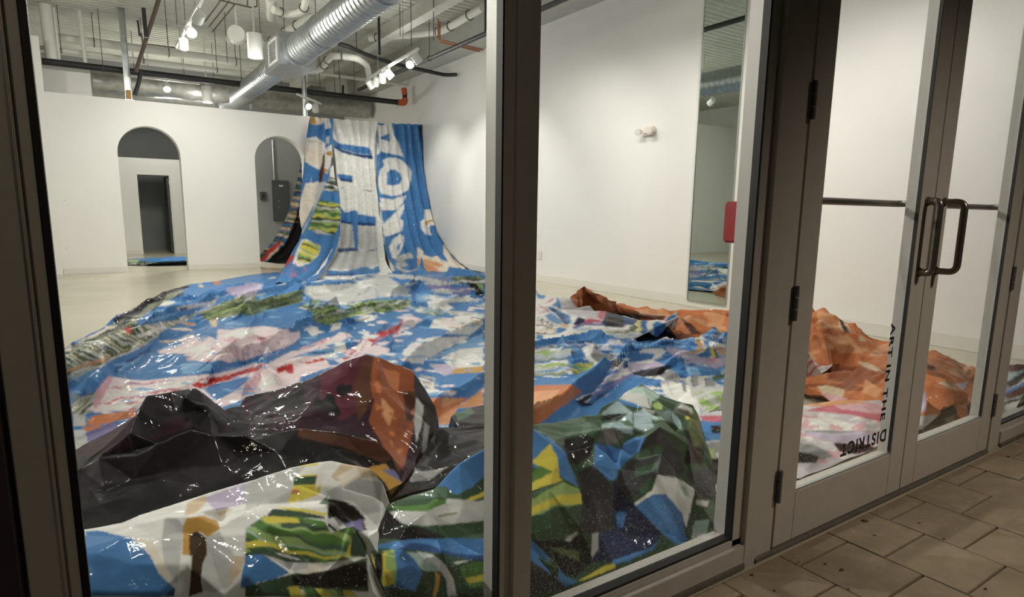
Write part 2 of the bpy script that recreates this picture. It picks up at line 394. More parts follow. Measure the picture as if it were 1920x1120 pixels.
for (u, v, s) in ((1600, 998, .004), (1380, 1115, .004), (1523, 1087, .004), (1793, 993, .004), (1735, 970, .003), (1829, 940, .004), (1684, 1088, .003), (1740, 1060, .003), (1600, 1024, .003)):
    p = onZ(u, v, 0); scrap(p[0], p[1], s, M_grit, 'grit_chip', 'tiny pale grit chip lying on the pavement', 'grit', 'grit on the pavement')

# ------------------------------------------------------------------ things on the walls
mi = empty('wall_mirror', (6.06, 4.89, 0)); tag(mi, 'tall narrow mirror in a white surround on the gallery wall', 'mirror')
MB().box(6.065, XR, 4.56, 5.235, .0, 4.0).build('surround', M_base, mi, bevel=.004)
MB().box(6.05, 6.066, 4.62, 5.18, .09, 3.95).build('mirror_glass', M_mirror, mi)
for yy in (4.612, 5.18): MB().box(6.044, 6.066, yy, yy+.008, .09, 3.95).build('edge_strip', M_galv, mi)
MB().box(6.044, 6.066, 4.612, 5.188, .08, .09).build('edge_strip', M_galv, mi)

el = empty('emergency_light', (XR, 5.98, 2.17)); tag(el, 'cream twin-head emergency light on the white wall', 'emergency light')
MB().box(6.04, XR, 5.89, 6.09, 2.125, 2.225).build('housing', M_plastic, el, smooth=True, bevel=.02)
for yy in (5.90, 6.10):
    h = MB().tube([(6.02, yy, 2.17), (5.965, yy-.012, 2.158)], [.036, .045], 18).build('lamp_head', M_plastic, el, smooth=True)
    MB().tube([(5.966, yy-.0118, 2.1582), (5.96, yy-.0133, 2.157)], .035, 18).build('lens', M_whitem, h)
    MB().tube([(6.04, yy, 2.17), (6.02, yy, 2.17)], .02, 12).build('swivel', M_plastic, el, smooth=True)
ou = empty('wall_outlet', (XR, 8.36, .43)); tag(ou, 'small white power outlet low on the white wall', 'outlet')
MB().box(6.098, XR, 8.31, 8.41, .36, .50).build('cover_plate', M_plastic, ou, bevel=.004)
for zz in (.40, .455): MB().box(6.095, 6.099, 8.335, 8.385, zz-.016, zz+.016).build('socket', M_base, ou, bevel=.001)
rb = empty('fire_alarm_box', (1.575, 1.23, .97)); tag(rb, 'red box fixed inside the window mullion in front of mirror', 'alarm box')
ra = onY(1358, 378, 1.262); rz = onY(1353, 455, 1.262)
rx = float(ra[0]+rz[0])/2
MB().box(rx, 1.645, 1.2005, 1.262, rz[2], ra[2]).build('box_body', M_red, rb, bevel=.006)
MB().box(rx+.008, 1.64, 1.1985, 1.2007, rz[2]+.034, rz[2]+.042).build('reflection_strip', M_ochre, rb)  # tan strip stands in for a reflection across the glass
MB().box(rx+.006, 1.642, 1.1990, 1.2007, rz[2]+.06, ra[2]-.012).build('cover', M_red, rb, bevel=.001)
# electrical panel, switch and conduit on the wall behind arch 2
def Yb(u, v): return onY(u, v, 17.395)
p0 = Yb(509, 338); p1 = Yb(543, 415)
ep = empty('electrical_panel', (float(p0[0]), 17.4, float(p1[2]))); tag(ep, 'dark grey electrical panel on the back room wall', 'electrical panel')
MB().box(p0[0], p1[0], 17.3, 17.4, p1[2], p0[2]).build('cabinet', M_dgrey, ep, bevel=.006)
MB().box(p0[0]+.02, p1[0]-.02, 17.292, 17.301, p1[2]+.03, p0[2]-.03).build('panel_door', M_dgrey, ep, bevel=.003)
MB().box((p0[0]+p1[0])/2-.05, (p0[0]+p1[0])/2+.05, 17.288, 17.293, p0[2]-.16, p0[2]-.12).build('label_plate', M_whitem, ep)
for q in (.35, .5): MB().box(p0[0]+.12, p0[0]+.14, 17.285, 17.293, p1[2]+q, p1[2]+q+.03).build('latch', M_galv, ep)
c = Yb(493, 368)
sw = empty('switch_box', (float(c[0]), 17.4, float(c[2]))); tag(sw, 'small dark switch box beside the electrical panel', 'switch')
MB().box(c[0]-.07, c[0]+.07, 17.33, 17.4, c[2]-.11, c[2]+.11).build('box_body', M_dgrey, sw, bevel=.006)
MB().box(c[0]-.03, c[0]+.03, 17.32, 17.331, c[2]-.05, c[2]+.05).build('toggle_plate', M_black, sw)
c = Yb(512, 300)
tag(MB().tube(corners([(c[0], 17.36, p0[2]), (c[0], 17.36, 2.9)], .1), .03).build('conduit', M_galv, smooth=True), 'steel conduit rising from the electrical panel', 'conduit')

# ------------------------------------------------------------------ ceiling services
def P(u, v, z): return tuple(onZ(u, v, z))
def pipe(name, pts, r, m_, label, cat, group=None, rnd=.12, n=12, rings=None):
    o = empty(name, tuple(map(float, pts[0]))); tag(o, label, cat, group)
    q = corners(pts, rnd) if len(pts) > 2 else pts
    MB().tube(q, r, n).build('pipe_run', m_, o, smooth=True)
    if rings:
        for (c_, ax, R_) in rings: MB().ring(c_, ax, R_, .008).build('hanger_ring', M_rust, o, smooth=True)
    return o
def rod(x, y, z0, z1=4.42, r=.006, m_=None, label='thin steel hanger rod dropping from the ceiling deck'):
    o = MB().tube([(x, y, z0), (x, y, z1)], r, 6).build('hanger_rod', m_ or M_rust); tag(o, label, 'rod', 'hanger rods'); return o
# spiral duct with a plenum box
dz = 3.42; ax0 = onZ(655, 28, dz); ax1 = onZ(455, 170, dz)
DX = float((ax0[0]+ax1[0])/2)
du = empty('spiral_duct', (DX, 8, dz)); tag(du, 'galvanised spiral air duct crossing the ceiling', 'duct')
def spiral(x, y0, y1, z, r, pitch):
    pts = []; rs = []; y = y0
    while y < y1:
        for dy, dr_ in ((0, 0), (pitch*.80, 0), (pitch*.86, .008), (pitch*.94, .008)):
            pts.append((x, y+dy, z)); rs.append(r+dr_)
        y += pitch
    pts.append((x, y1, z)); rs.append(r)
    return MB().tube(pts, rs, 32)
spiral(DX, 3.2, 9.75, dz, .205, .115).build('duct_section', M_galv, du, smooth=True)
MB().tube([(DX, 9.7, dz), (DX, 9.82, dz)], .235, 32).build('collar', M_galv, du, smooth=True)
MB().box(DX-.27, DX+.26, 9.82, 10.75, dz-.22, dz+.24).build('plenum', M_galv, du, bevel=.006)
g = MB()
g.box(DX-.285, DX-.27, 9.95, 10.45, dz-.16, dz-.13).box(DX-.285, DX-.27, 9.95, 10.45, dz+.15, dz+.18).box(DX-.285, DX-.27, 9.95, 9.98, dz-.13, dz+.15).box(DX-.285, DX-.27, 10.42, 10.45, dz-.13, dz+.15)
gf = g.build('grille_frame', M_whitem, du)
for k in range(7): MB().box(DX-.28, DX-.265, 9.98, 10.42, dz-.12+k*.039, dz-.105+k*.039).build('louvre', M_galv, gf)
spiral(DX, 10.75, 15.5, dz-.02, .18, .105).build('duct_section', M_galv, du, smooth=True)
MB().tube([(DX, 10.7, dz-.02), (DX, 10.8, dz-.02)], .2, 32).build('collar', M_galv, du, smooth=True)
for y in (6.5, 8.6, 11.6, 13.6):
    MB().ring((DX, y, dz), (0, 1, 0), .215 if y < 9.7 else .19, .006, 28).build('strap', M_galv, du, smooth=True)
# insulated foil ducts above the back room
for i, (u0, v0, u1, v1, y, r) in enumerate(((172, 150, 470, 174, 14.5, .24), (180, 174, 400, 188, 14.9, .16), (470, 187, 690, 205, 15.6, .22))):
    a = onY(u0, v0, y); b = onY(u1, v1, y)
    k = 14; pts = [a+(b-a)*t/k for t in range(k+1)]; rs = [r*(1+random.uniform(-.07, .05)) for _ in range(k+1)]
    tag(MB().tube(pts, rs, 18).build('insulated_duct', M_foil, smooth=True), ['foil-wrapped duct lying highest above the arched wall', 'thinner foil-wrapped duct low above the arched wall', 'foil-wrapped duct above the wall behind the hung banner'][i], 'duct', 'foil ducts above the back room')
    for f_ in (.25, .75): rod(float((a+(b-a)*f_)[0]), y, float((a+(b-a)*f_)[2])+r*.9, label='thin steel hanger rod holding a foil-wrapped duct')
# drywall box above the arched wall at its left end
a = onY(84, 124, 13.6); b = onY(173, 182, 13.6)
tag(MB().box(a[0]-.6, b[0], 13.6, 13.75, 2.3, onY(165, 128, 13.6)[2]).build('drywall_panel', M_wall), 'white drywall panel standing above the arched wall', 'panel')
# X-direction pipes
def xpipe(name, u0, v0, u1, v1, y, r, m_, label, cat, hang=0):
    a = onY(u0, v0, y); b = onY(u1, v1, y); z = (a[2]+b[2])/2
    rings = [((a[0]+(b[0]-a[0])*(k+.5)/hang, y, z), (1, 0, 0), r+.008) for k in range(hang)] if hang else None
    o = pipe(name, [(a[0], y, z), (b[0], y, z)], r, m_, label, cat, rings=rings)
    for k in range(hang): rod(a[0]+(b[0]-a[0])*(k+.5)/hang, y, z+r, label='thin steel hanger rod holding the '+label.split(' running')[0].split(' crossing')[0])
    return o
xpipe('sprinkler_main', 40, 112, 757, 192, 13.25, .055, M_black, 'thick black sprinkler pipe running above the arched wall', 'pipe', 3)
xpipe('white_pipe', 30, 84, 470, 139, 13.45, .04, M_pvc, 'thin white pipe running just above the arched wall', 'pipe', 3)
xpipe('white_pipe', 100, 68, 500, 124, 13.6, .07, M_pvc, 'thick white pipe running above the thin white pipe', 'pipe', 3)
xpipe('white_pipe', 563, 137, 828, 165, 13.5, .033, M_pvc, 'thin white pipe crossing behind the track lights', 'pipe', 2)
# Y-direction dark pipe beside the right wall
PX = float(onZ(850, 90, 3.62)[0])
o = pipe('sprinkler_branch', [(PX, 1.6, 3.62), (PX, 13.25, 3.62)], .034, M_grayp, 'long dark grey pipe running along the right wall', 'pipe', rings=[((PX, y, 3.62), (0, 1, 0), .04) for y in (4.6, 7.2, 9.9)])
for y in (4.6, 7.2, 9.9): rod(PX, y, 3.65, label='thin steel hanger rod holding the long dark grey pipe')
tag(MB().tube([(PX, 8.1, 3.65), (PX, 8.1, 4.0), (PX, 8.1, 4.3)], [.022, .022, .016]).build('pipe_drop', M_black, smooth=True), 'black riser standing on the dark grey pipe', 'pipe')
tag(MB().tube([(PX-.75, 10.2, 3.62), (PX-.75, 10.2, 4.44)], .02).build('pipe_drop', M_black, smooth=True), 'black riser beside the track light rail', 'pipe')
a = onY(645, 150+15, 13.0)
tag(MB().tube([onY(643, 177, 13.25), onY(643, 160, 13.25)], .025).build('pipe_drop', M_black, smooth=True), 'short black riser on the thick sprinkler pipe', 'pipe')
# orange elbow at the end of the sprinkler main
q = [onY(745, 192, 13.25), onY(759, 193, 13.25), onY(759, 178, 13.25), onY(757, 165, 13.25)]
fo = empty('orange_fitting', tuple(map(float, q[1]))); tag(fo, 'orange plastic pipe elbow with a short black riser by the right wall', 'pipe fitting')
MB().tube(corners([q[0], q[1], q[1]+(q[2]-q[1])*.6], .1), .066, 14).build('elbow', M_orange, fo, smooth=True)
MB().tube([q[1]+(q[2]-q[1])*.5, q[2]], .05, 14).build('riser', M_black, fo, smooth=True)
MB().tube([q[2], q[3]], .062, 14).build('coupling', M_orange, fo, smooth=True)
# struts standing on the arched wall
for (x, lab) in ((.71, 'grey steel strut standing on the arched wall between its ends'), (3.69, 'slotted steel strut standing on the wall beside the hung banner')):
    t = empty('steel_strut', (x, YB+.1, 2.94)); tag(t, lab, 'strut')
    mb = MB(); w = .048 if x < 1 else .04
    mb.box(x-w, x+w, YB+.1, YB+.106, 2.935, 4.44).box(x-w, x-w+.006, YB+.06, YB+.106, 2.935, 4.44).box(x+w-.006, x+w, YB+.06, YB+.106, 2.935, 4.44)
    mb.build('channel', M_galv, t)
    MB().box(x-.07, x+.07, YB+.03, YB+.14, 2.935, 2.945).build('foot_plate', M_galv, t)
    if x < 1: MB().box(x-.03, x+.04, YB+.052, YB+.06, 2.95, 3.10).build('tape_patch', M_ochre, t)
# brown diagonal conduit and small sprinkler drops
pipe('brown_conduit', [onY(255, 133, 12.5), onY(300, -8, 11.2)], .03, M_rust, 'brown conduit slanting up from the sprinkler pipe', 'conduit')
pipe('sprinkler_loop', [onY(258, 38, 11.6), onY(262, 68, 11.6)], .014, M_black, 'short black sprinkler drop beside the steel strut', 'pipe')
pipe('sprinkler_loop', [onY(269, 15, 11.6), onY(274, 70, 11.6)], .028, M_black, 'stout black sprinkler drop beside the brown conduit', 'pipe')
pipe('sprinkler_loop', [onY(265, 62, 11.6), onY(268, 82, 11.6), onY(330, 90, 11.6)], .014, M_rust, 'bent brown pipe crossing behind the bright spotlight', 'pipe', rnd=.08)
pipe('black_hose', [onY(253, 178, 13.0), onY(262, 150, 13.0), onY(264, 130, 13.0)], .035, M_black, 'black hose hanging down to the arched wall top', 'hose', rnd=.2)
# white drain pipes with elbows and ring hangers
Z1 = 4.0
def drain(px, z, r, label, ringat=()):
    pts = [np.array(P(u, v, z)) for u, v in px]
    rings = []
    for k, t in ringat:
        c_ = pts[k]+(pts[k+1]-pts[k])*t; rings.append((c_, pts[k+1]-pts[k], r+.012))
    return pipe('drain_pipe', pts, r, M_pvc, label, 'pipe', 'white drain pipes under the ceiling', rnd=.16, n=16, rings=rings)
drain([(428, 74), (475, 66), (500, 85), (520, 70), (575, 38), (640, 20), (690, 2)], 3.95, .062, 'white drain pipe zigzagging behind the spiral duct', ((0, .6), (2, .5), (3, .3), (3, .7), (4, .5)))
drain([(508, -6), (508, 32)], 4.15, .075, 'short white pipe stub with a rounded end near the pendant lamp')
drain([(575, -6), (568, 22), (540, 28), (512, 18)], 3.95, .05, 'white elbow pipe hanging above the duct box', ((0, .7), (2, .5)))
drain([(560, 131), (600, 132), (622, 104), (668, 108), (688, 122), (692, 142)], 3.7, .055, 'white drain pipe curving under the spiral duct', ((1, .35), (1, .7), (2, .4)))
drain([(693, 72), (826, 60), (858, 42), (905, 14)], 4.22, .06, 'white drain pipe bending towards the right wall', ((0, .1), (0, .95), (1, .6), (2, .5)))
# round cap / dish
c = onZ(444, 66, 3.9)
tag(MB().tube([c+np.array([-.03, -.10, 0]), c+np.array([0, 0, 0]), c+np.array([.02, .06, 0])], [.13, .15, .09], 20).tube([c+np.array([0, 0, .1]), (c[0], c[1], 4.44)], .02, 8).build('pipe_end_cap', M_pvc, smooth=True), 'large white round end cap beside the pendant lamp', 'pipe cap')
# steel beam along the duct
bx = float(onZ(760, 45, 4.2)[0])
bo = empty('steel_beam', (bx, 8, 4.2)); tag(bo, 'pale painted steel beam running beside the spiral duct', 'beam')
MB().box(bx-.09, bx+.09, 1.4, 17.6, 4.12, 4.135).build('bottom_flange', M_deck, bo)
MB().box(bx-.008, bx+.008, 1.4, 17.6, 4.135, 4.40).build('web', M_deck, bo)
# black flexible hose and copper tubes
pipe('flexible_hose', [P(636, 82, 3.86), P(655, 88, 3.84), P(690, 104, 3.8), P(735, 119, 3.78), P(790, 131, 3.74), P(835, 141, 3.70), P(856, 140, 3.70)], .035, M_black, 'black foam-wrapped hose sagging under the ceiling', 'hose', rnd=.3)
for i in range(2):
    a = P(822+i*3, 74+i*5, 3.98); b = np.array(P(955+i*3, 106+i*5, 3.98)); b = tuple(np.array(a)+(b-np.array(a))*(6.09-a[0])/(b[0]-a[0]))
    pipe('copper_tube', [(a[0], a[1], 4.3), a, b], .012, M_copper, 'thin copper tube crossing to the right wall', 'tube', 'copper tubes', rnd=.04)
# metal rod frame near the ceiling
fr = empty('rod_frame', tuple(map(float, P(430, 5, 4.1)))); tag(fr, 'thin brown metal rod frame hanging under the ceiling', 'rod frame')
for (u0, v0, u1, v1) in ((410, 0, 470, 14), (470, 14, 482, 12), (482, 12, 481, -8), (464, -6, 464, 12), (440, 9, 398, 60), (430, 2, 392, 50), (416, -2, 385, 40), (428, 3, 440, 9)):
    MB().tube([P(u0, v0, 4.1), P(u1, v1, 4.1)], .011, 6).build('rod', M_rust, fr)
for (u, v, z) in ((236, 100, 3.8), (313, 60, 3.9), (330, 20, 4.0), (345, 10, 4.0), (488, 60, 3.9), (533, 50, 3.9), (592, 35, 3.9), (668, 65, 3.7), (750, 40, 3.9), (771, 60, 3.8), (813, 50, 3.9), (600, 160, 3.6), (628, 170, 3.6), (425, 95, 3.8)):
    p = P(u, v, z); rod(p[0], p[1], z-.2)
# brown pipes seen up at the left end of the room
for (u0, v0, u1, v1, r, lab) in ((84, 8, 97, 112, .09, 'fat white vertical stack pipe at the left end'), (100, 14, 113, 124, .02, 'thin white vertical conduit at the left end'), (148, 20, 160, 118, .03, 'grey vertical pipe behind the white pipes')):
    pipe('stack_pipe', [onY(u0, v0, 13.3), onY(u1, v1, 13.3)], r, M_pvc, lab, 'pipe')

# ------------------------------------------------------------------ lights: pendants, track heads, added fill points and unseen rails
def pendant(u, v, z, label, energy):
    c = onZ(u, v, z); x, y = float(c[0]), float(c[1])
    t = empty('pendant_downlight', (x, y, z)); tag(t, label, 'lamp', 'white cylinder pendant lamps')
    MB().tube([(x, y, z), (x, y, z+.3)], .095, 28).build('cylinder', M_whitem, t, smooth=True)
    MB().tube([(x, y, z-.004), (x, y, z+.012)], .082, 28).build('lens', M_lamp, t)
    MB().tube([(x, y, z+.3), (x, y, 4.43)], .012, 8).build('stem', M_whitem, t)
    lamp('pendant_light', 'SPOT', (x, y, z-.03), energy, target=(x, y, 0), size=.07, angle=130, blend=.9).parent = None
PEND = 300
pendant(479, 108, 3.12, 'white cylinder lamp hanging beside the duct box', PEND)
pendant(389, 192, 3.2, 'white cylinder lamp hanging beyond the arched wall', PEND)
def fill_glow(x, y, z, e):
    lamp('added_fill_point', 'POINT', (x, y, z), e, size=.15)  # bare point lights without fixtures, added to brighten ceiling and back room
def head(t, pos, target, energy, angle=48, lens=True):
    pos = np.array(pos, float); d = np.array(target, float)-pos; d /= np.linalg.norm(d)
    b = MB().tube([pos-d*.09, pos-d*.07, pos+d*.07], [.035, .06, .066], 18).build('lamp_head', M_whitem, t, smooth=True)
    MB().tube([pos+d*.062, pos+d*.0705], .058, 18).build('lens', M_lamp if lens else M_galv, b)
    MB().box(pos[0]-.012, pos[0]+.012, pos[1]-.012, pos[1]+.012, pos[2]+.03, pos[2]+.12).build('yoke', M_whitem, t)
    if energy: lamp('track_spot', 'SPOT', tuple(pos+d*.085), energy, target=tuple(target), size=.05, angle=angle, blend=.75)
def track(x0, y0, x1, y1, z, label, heads, drops=2):
    t = empty('track_light', (x0, y0, z)); tag(t, label, 'track light', 'white track lights')
    d = np.array([x1-x0, y1-y0, 0]); L_ = np.linalg.norm(d); d /= L_; s = np.array([-d[1], d[0], 0])
    MB().obox(((x0+x1)/2, (y0+y1)/2, z), d*L_/2, s*.018, (0, 0, .018)).build('rail', M_whitem, t)
    for k in range(drops):
        f = (k+.5)/drops; MB().tube([(x0+(x1-x0)*f, y0+(y1-y0)*f, z), (x0+(x1-x0)*f, y0+(y1-y0)*f, 4.43)], .005, 6).build('suspension', M_galv, t)
    for (f, tgt, en, *a) in heads:
        head(t, (x0+(x1-x0)*f, y0+(y1-y0)*f, z-.13), tgt, en, *(a or ()))
LW = 120     # wall washers
track(4.26, 9.0, 4.42, 11.5, 3.5, 'white track rail with several spotlight heads near right wall', [
    (.02, (XR, 8.9, 1.3), LW, 75), (.14, (2.6, 5.0, .0), 150, 60), (.52, (XR, 10.0, 1.4), LW, 75), (.66, (5.2, 12.9, 1.2), 60, 60), (.8, (4.4, 12.9, 1.5), 60, 60), (.93, (XR, 11.6, 1.4), LW*.8, 75)])
track(3.6, 2.2, 3.6, 6.4, 3.75, 'white track rail over the front of the room, seen in mirror', [
    (.04, (XR, 2.4, 1.1), LW*1.35, 80), (.28, (XR, 3.6, 1.1), LW*1.15, 80), (.52, (XR, 4.9, 1.2), LW, 80), (.76, (XR, 6.2, 1.2), LW, 80), (.96, (XR, 7.5, 1.2), LW*1.2, 80)])
fl = onZ(358, 62, 3.4)
track(float(fl[0]), float(fl[1])-1.2, float(fl[0]), float(fl[1])+1.6, 3.55, 'white track rail carrying the glaring spotlight at the left', [
    (.43, (1.5, 3.4, .0), 170, 85), (.16, (.3, 12.9, 1.4), 110, 90), (.7, (1.6, 12.9, 1.3), 110, 95)])
a = onZ(307, 165, 3.3)
track(float(a[0])-.5, float(a[1]), float(a[0])+.6, float(a[1]), 3.45, 'short white track rail with one spotlight above the arches', [(.5, (1.2, 10.5, .5), 60, 60)])
a = onZ(588, 200, 3.15)
track(float(a[0])-.4, float(a[1])-.3, float(a[0])+.3, float(a[1])+.5, 3.3, 'white track light above the hung banner', [(.4, (4.4, 9.5, 1.0), 60, 60), (.75, (5, 16, 1), 0, 50, False)])
track(1.2, 2.6, 1.2, 7.4, 3.9, 'unseen white track rail added high over the spread printed sheets', [
    (.3, (.9, 3.0, 0), 60, 100), (.4, (2.6, 3.6, 0), 90, 90), (.7, (2.2, 7.2, 0), 110, 95), (.9, (0, 9.6, 0.2), 90, 90)])  # rail added out of view to brighten the foreground sheets
track(-2.6, 2.4, -2.6, 8.4, 3.6, 'unseen white track rail added along the left side of the room', [
    (.55, (1.4, 1.4, 1.1), 650, 48), (.68, (1.2, 2.6, .3), 120, 70), (.8, (1.5, 6.2, 0), 160, 80), (.9, (-1.5, 12.9, 1.4), 160, 90)])  # rail added out of view to light the window jamb and foreground
track(.2, 1.95, 3.4, 1.95, 3.75, 'unseen white track rail added just inside the shop window', [
    (.1, (.4, 1.7, 0), 60, 105), (.42, (1.45, 1.65, 0), 75, 105), (.85, (3.1, 1.9, 0), 45, 105)])  # added above the frame so the heaps and sills catch light
for (x, y, z, e) in ((4.3, 10.2, 3.3, 36), (3.6, 4.2, 3.4, 30), (1.3, 10.0, 3.3, 36), (1.2, 5.0, 3.4, 30), (-2.6, 5.5, 3.3, 60), (2.0, 9.2, 3.0, 26), (2.1, 14.1, 3.1, 20), (1.6, 15.6, 2.9, 110)): fill_glow(x, y, z, e)
# ------------------------------------------------------------------ printed sheets: mesh tools
_rs = np.random.RandomState(3); _perm = np.concatenate([_rs.permutation(256)]*3)
_g3 = np.array([(1,1,0),(-1,1,0),(1,-1,0),(-1,-1,0),(1,0,1),(-1,0,1),(1,0,-1),(-1,0,-1),(0,1,1),(0,-1,1),(0,1,-1),(0,-1,-1)], float)
def perlin(Pt):
    Pt = np.asarray(Pt, float); i = np.floor(Pt).astype(int); f = Pt-i; i &= 255; w = f*f*f*(f*(f*6-15)+10); out = 0
    for a in (0, 1):
        for b in (0, 1):
            for c in (0, 1):
                h = _perm[_perm[_perm[i[:, 0]+a]+i[:, 1]+b]+i[:, 2]+c] % 12
                d = (_g3[h]*(f-np.array([a, b, c]))).sum(1)
                out = out + d*(w[:, 0] if a else 1-w[:, 0])*(w[:, 1] if b else 1-w[:, 1])*(w[:, 2] if c else 1-w[:, 2])
    return out
def uedges(E_):
    key = E_[:, 0].astype(np.int64)*4000000+E_[:, 1]; u, inv, cnt = np.unique(key, return_inverse=True, return_counts=True)
    return np.column_stack([u//4000000, u % 4000000]), inv.reshape(-1), cnt
def refine(V, T, thr, it=11):
    for _ in range(it):
        q = project(V); out = (q[:, 0] < -150) | (q[:, 0] > 2070) | (q[:, 1] > 1250) | (q[:, 1] < -150)
        E_ = np.sort(np.concatenate([T[:, [0, 1]], T[:, [1, 2]], T[:, [2, 0]]]), 1)
        U, inv, _c = uedges(E_)
        L_ = np.hypot(*(q[U[:, 0]]-q[U[:, 1]]).T); W_ = np.linalg.norm(V[U[:, 0]]-V[U[:, 1]], axis=1)
        lim = np.where(out[U[:, 0]] & out[U[:, 1]], thr*8, thr)
        mk = (((L_ > lim) & (W_ > .004)) | (W_ > .12))
        if not mk.any(): break
        nid = np.full(len(U), -1); nid[mk] = len(V)+np.arange(mk.sum())
        V = np.concatenate([V, (V[U[mk, 0]]+V[U[mk, 1]])/2])
        n = len(T); e = nid[inv].reshape(3, n).T; c = (e >= 0).sum(1); new = [T[c == 0]]
        m3 = c == 3; t, x = T[m3], e[m3]
        new += [np.stack([t[:, 0], x[:, 0], x[:, 2]], 1), np.stack([x[:, 0], t[:, 1], x[:, 1]], 1), np.stack([x[:, 2], x[:, 1], t[:, 2]], 1), x]
        for k in range(3):
            r = [k, (k+1) % 3, (k+2) % 3]
            m1 = (c == 1) & (e[:, k] >= 0); t, x = T[m1][:, r], e[m1, k]
            new += [np.stack([t[:, 0], x, t[:, 2]], 1), np.stack([x, t[:, 1], t[:, 2]], 1)]
            m2 = (c == 2) & (e[:, k] < 0); t = T[m2][:, r]; x1 = e[m2, (k+1) % 3]; x2 = e[m2, (k+2) % 3]
            new += [np.stack([t[:, 2], x2, x1], 1), np.stack([t[:, 0], t[:, 1], x1], 1), np.stack([t[:, 0], x1, x2], 1)]
        T = np.concatenate(new)
    return V, T
def relax(V, T, it):
    E_ = np.concatenate([T[:, [0, 1]], T[:, [1, 2]], T[:, [2, 0]]]); s_ = np.sort(E_, 1)
    U, _i, cnt = uedges(s_); bnd = np.zeros(len(V), bool); bnd[U[cnt == 1].ravel()] = True
    deg = np.bincount(U.ravel(), minlength=len(V)).astype(float); deg[deg == 0] = 1
    for _ in range(it):
        A = np.zeros_like(V)
        for k in range(3):
            A[:, k] = np.bincount(U[:, 0], V[U[:, 1], k], len(V))+np.bincount(U[:, 1], V[U[:, 0], k], len(V))
        N_ = .5*V+.5*A/deg[:, None]; N_[bnd] = V[bnd]; V = N_
    return V
def vnormals(V, T):
    n = np.cross(V[T[:, 1]]-V[T[:, 0]], V[T[:, 2]]-V[T[:, 0]]); N_ = np.zeros_like(V)
    for k in range(3):
        for j in range(3): N_[:, j] += np.bincount(T[:, k], n[:, j], len(V))
    l = np.linalg.norm(N_, axis=1); l[l == 0] = 1; return N_/l[:, None]
def inside(q, poly):
    poly = np.array(poly, float); lo = poly.min(0); hi = poly.max(0)
    idx = np.where((q[:, 0] >= lo[0]) & (q[:, 0] <= hi[0]) & (q[:, 1] >= lo[1]) & (q[:, 1] <= hi[1]))[0]
    if len(idx) == 0: return idx
    x, y = q[idx].T; r = np.zeros(len(idx), bool); j = len(poly)-1
    for i in range(len(poly)):
        xi, yi = poly[i]; xj, yj = poly[j]
        c = ((yi > y) != (yj > y)); r ^= c & (x < (xj-xi)*(y-yi)/((yj-yi) if yj != yi else 1e-9)+xi); j = i
    return idx[r]
TAGS = dict(px=(0, 0, 1), A=(0, 480, .2857), B=(460, 500, .2857), C=(0, 800, .2857), D=(460, 800, .2857), E=(980, 520, .2678), G=(980, 780, .3036),
            K=(1400, 560, .2708), P=(460, 180, .3215), H=(640, 840, .25), Q=(600, 380, .1607), S=(1000, 540, .1071), T=(1180, 560, .125),
            U=(1100, 710, .14286), R=(680, 220, .1607), N=(560, 200, .1607), O=(480, 280, .2142), X=(112, 506, .3132))
def tp(t, pts):
    ox, oy, s = TAGS[t]
    if isinstance(pts, str): v = [float(x) for x in pts.replace(',', ' ').split()]; pts = list(zip(v[0::2], v[1::2]))
    return [(ox+s*x, oy+s*y) for x, y in pts]
CC = dict(blue=(62, 122, 182), dblue=(34, 72, 124), navy=(38, 50, 82), lblue=(120, 170, 215), white=(226, 224, 220), cream=(226, 214, 198), lgrey=(190, 190, 188), grey=(140, 140, 140),
          pgrey=(196, 190, 196), pink=(214, 164, 174), pale=(228, 208, 212), rose=(196, 96, 116), red=(196, 48, 44), orange=(196, 114, 62), dorange=(150, 78, 42), lorange=(214, 150, 100), ochre=(196, 146, 52),
          plum=(50, 26, 40), wine=(84, 32, 46), brown=(84, 48, 32), dark=(24, 22, 25), black=(13, 12, 14), char=(38, 34, 38), olive=(128, 136, 92), moss=(92, 104, 62), dgreen=(54, 80, 58), slate=(60, 61, 66), coal=(34, 35, 38), stone=(98, 93, 92), green=(84, 128, 52),
          lgreen=(150, 178, 98), yellow=(216, 198, 44), violet=(128, 120, 168), lilac=(190, 178, 204), tan=(208, 184, 152), umber=(66, 48, 26), steel=(150, 172, 178), mint=(160, 186, 176), sgreen=(78, 104, 82))
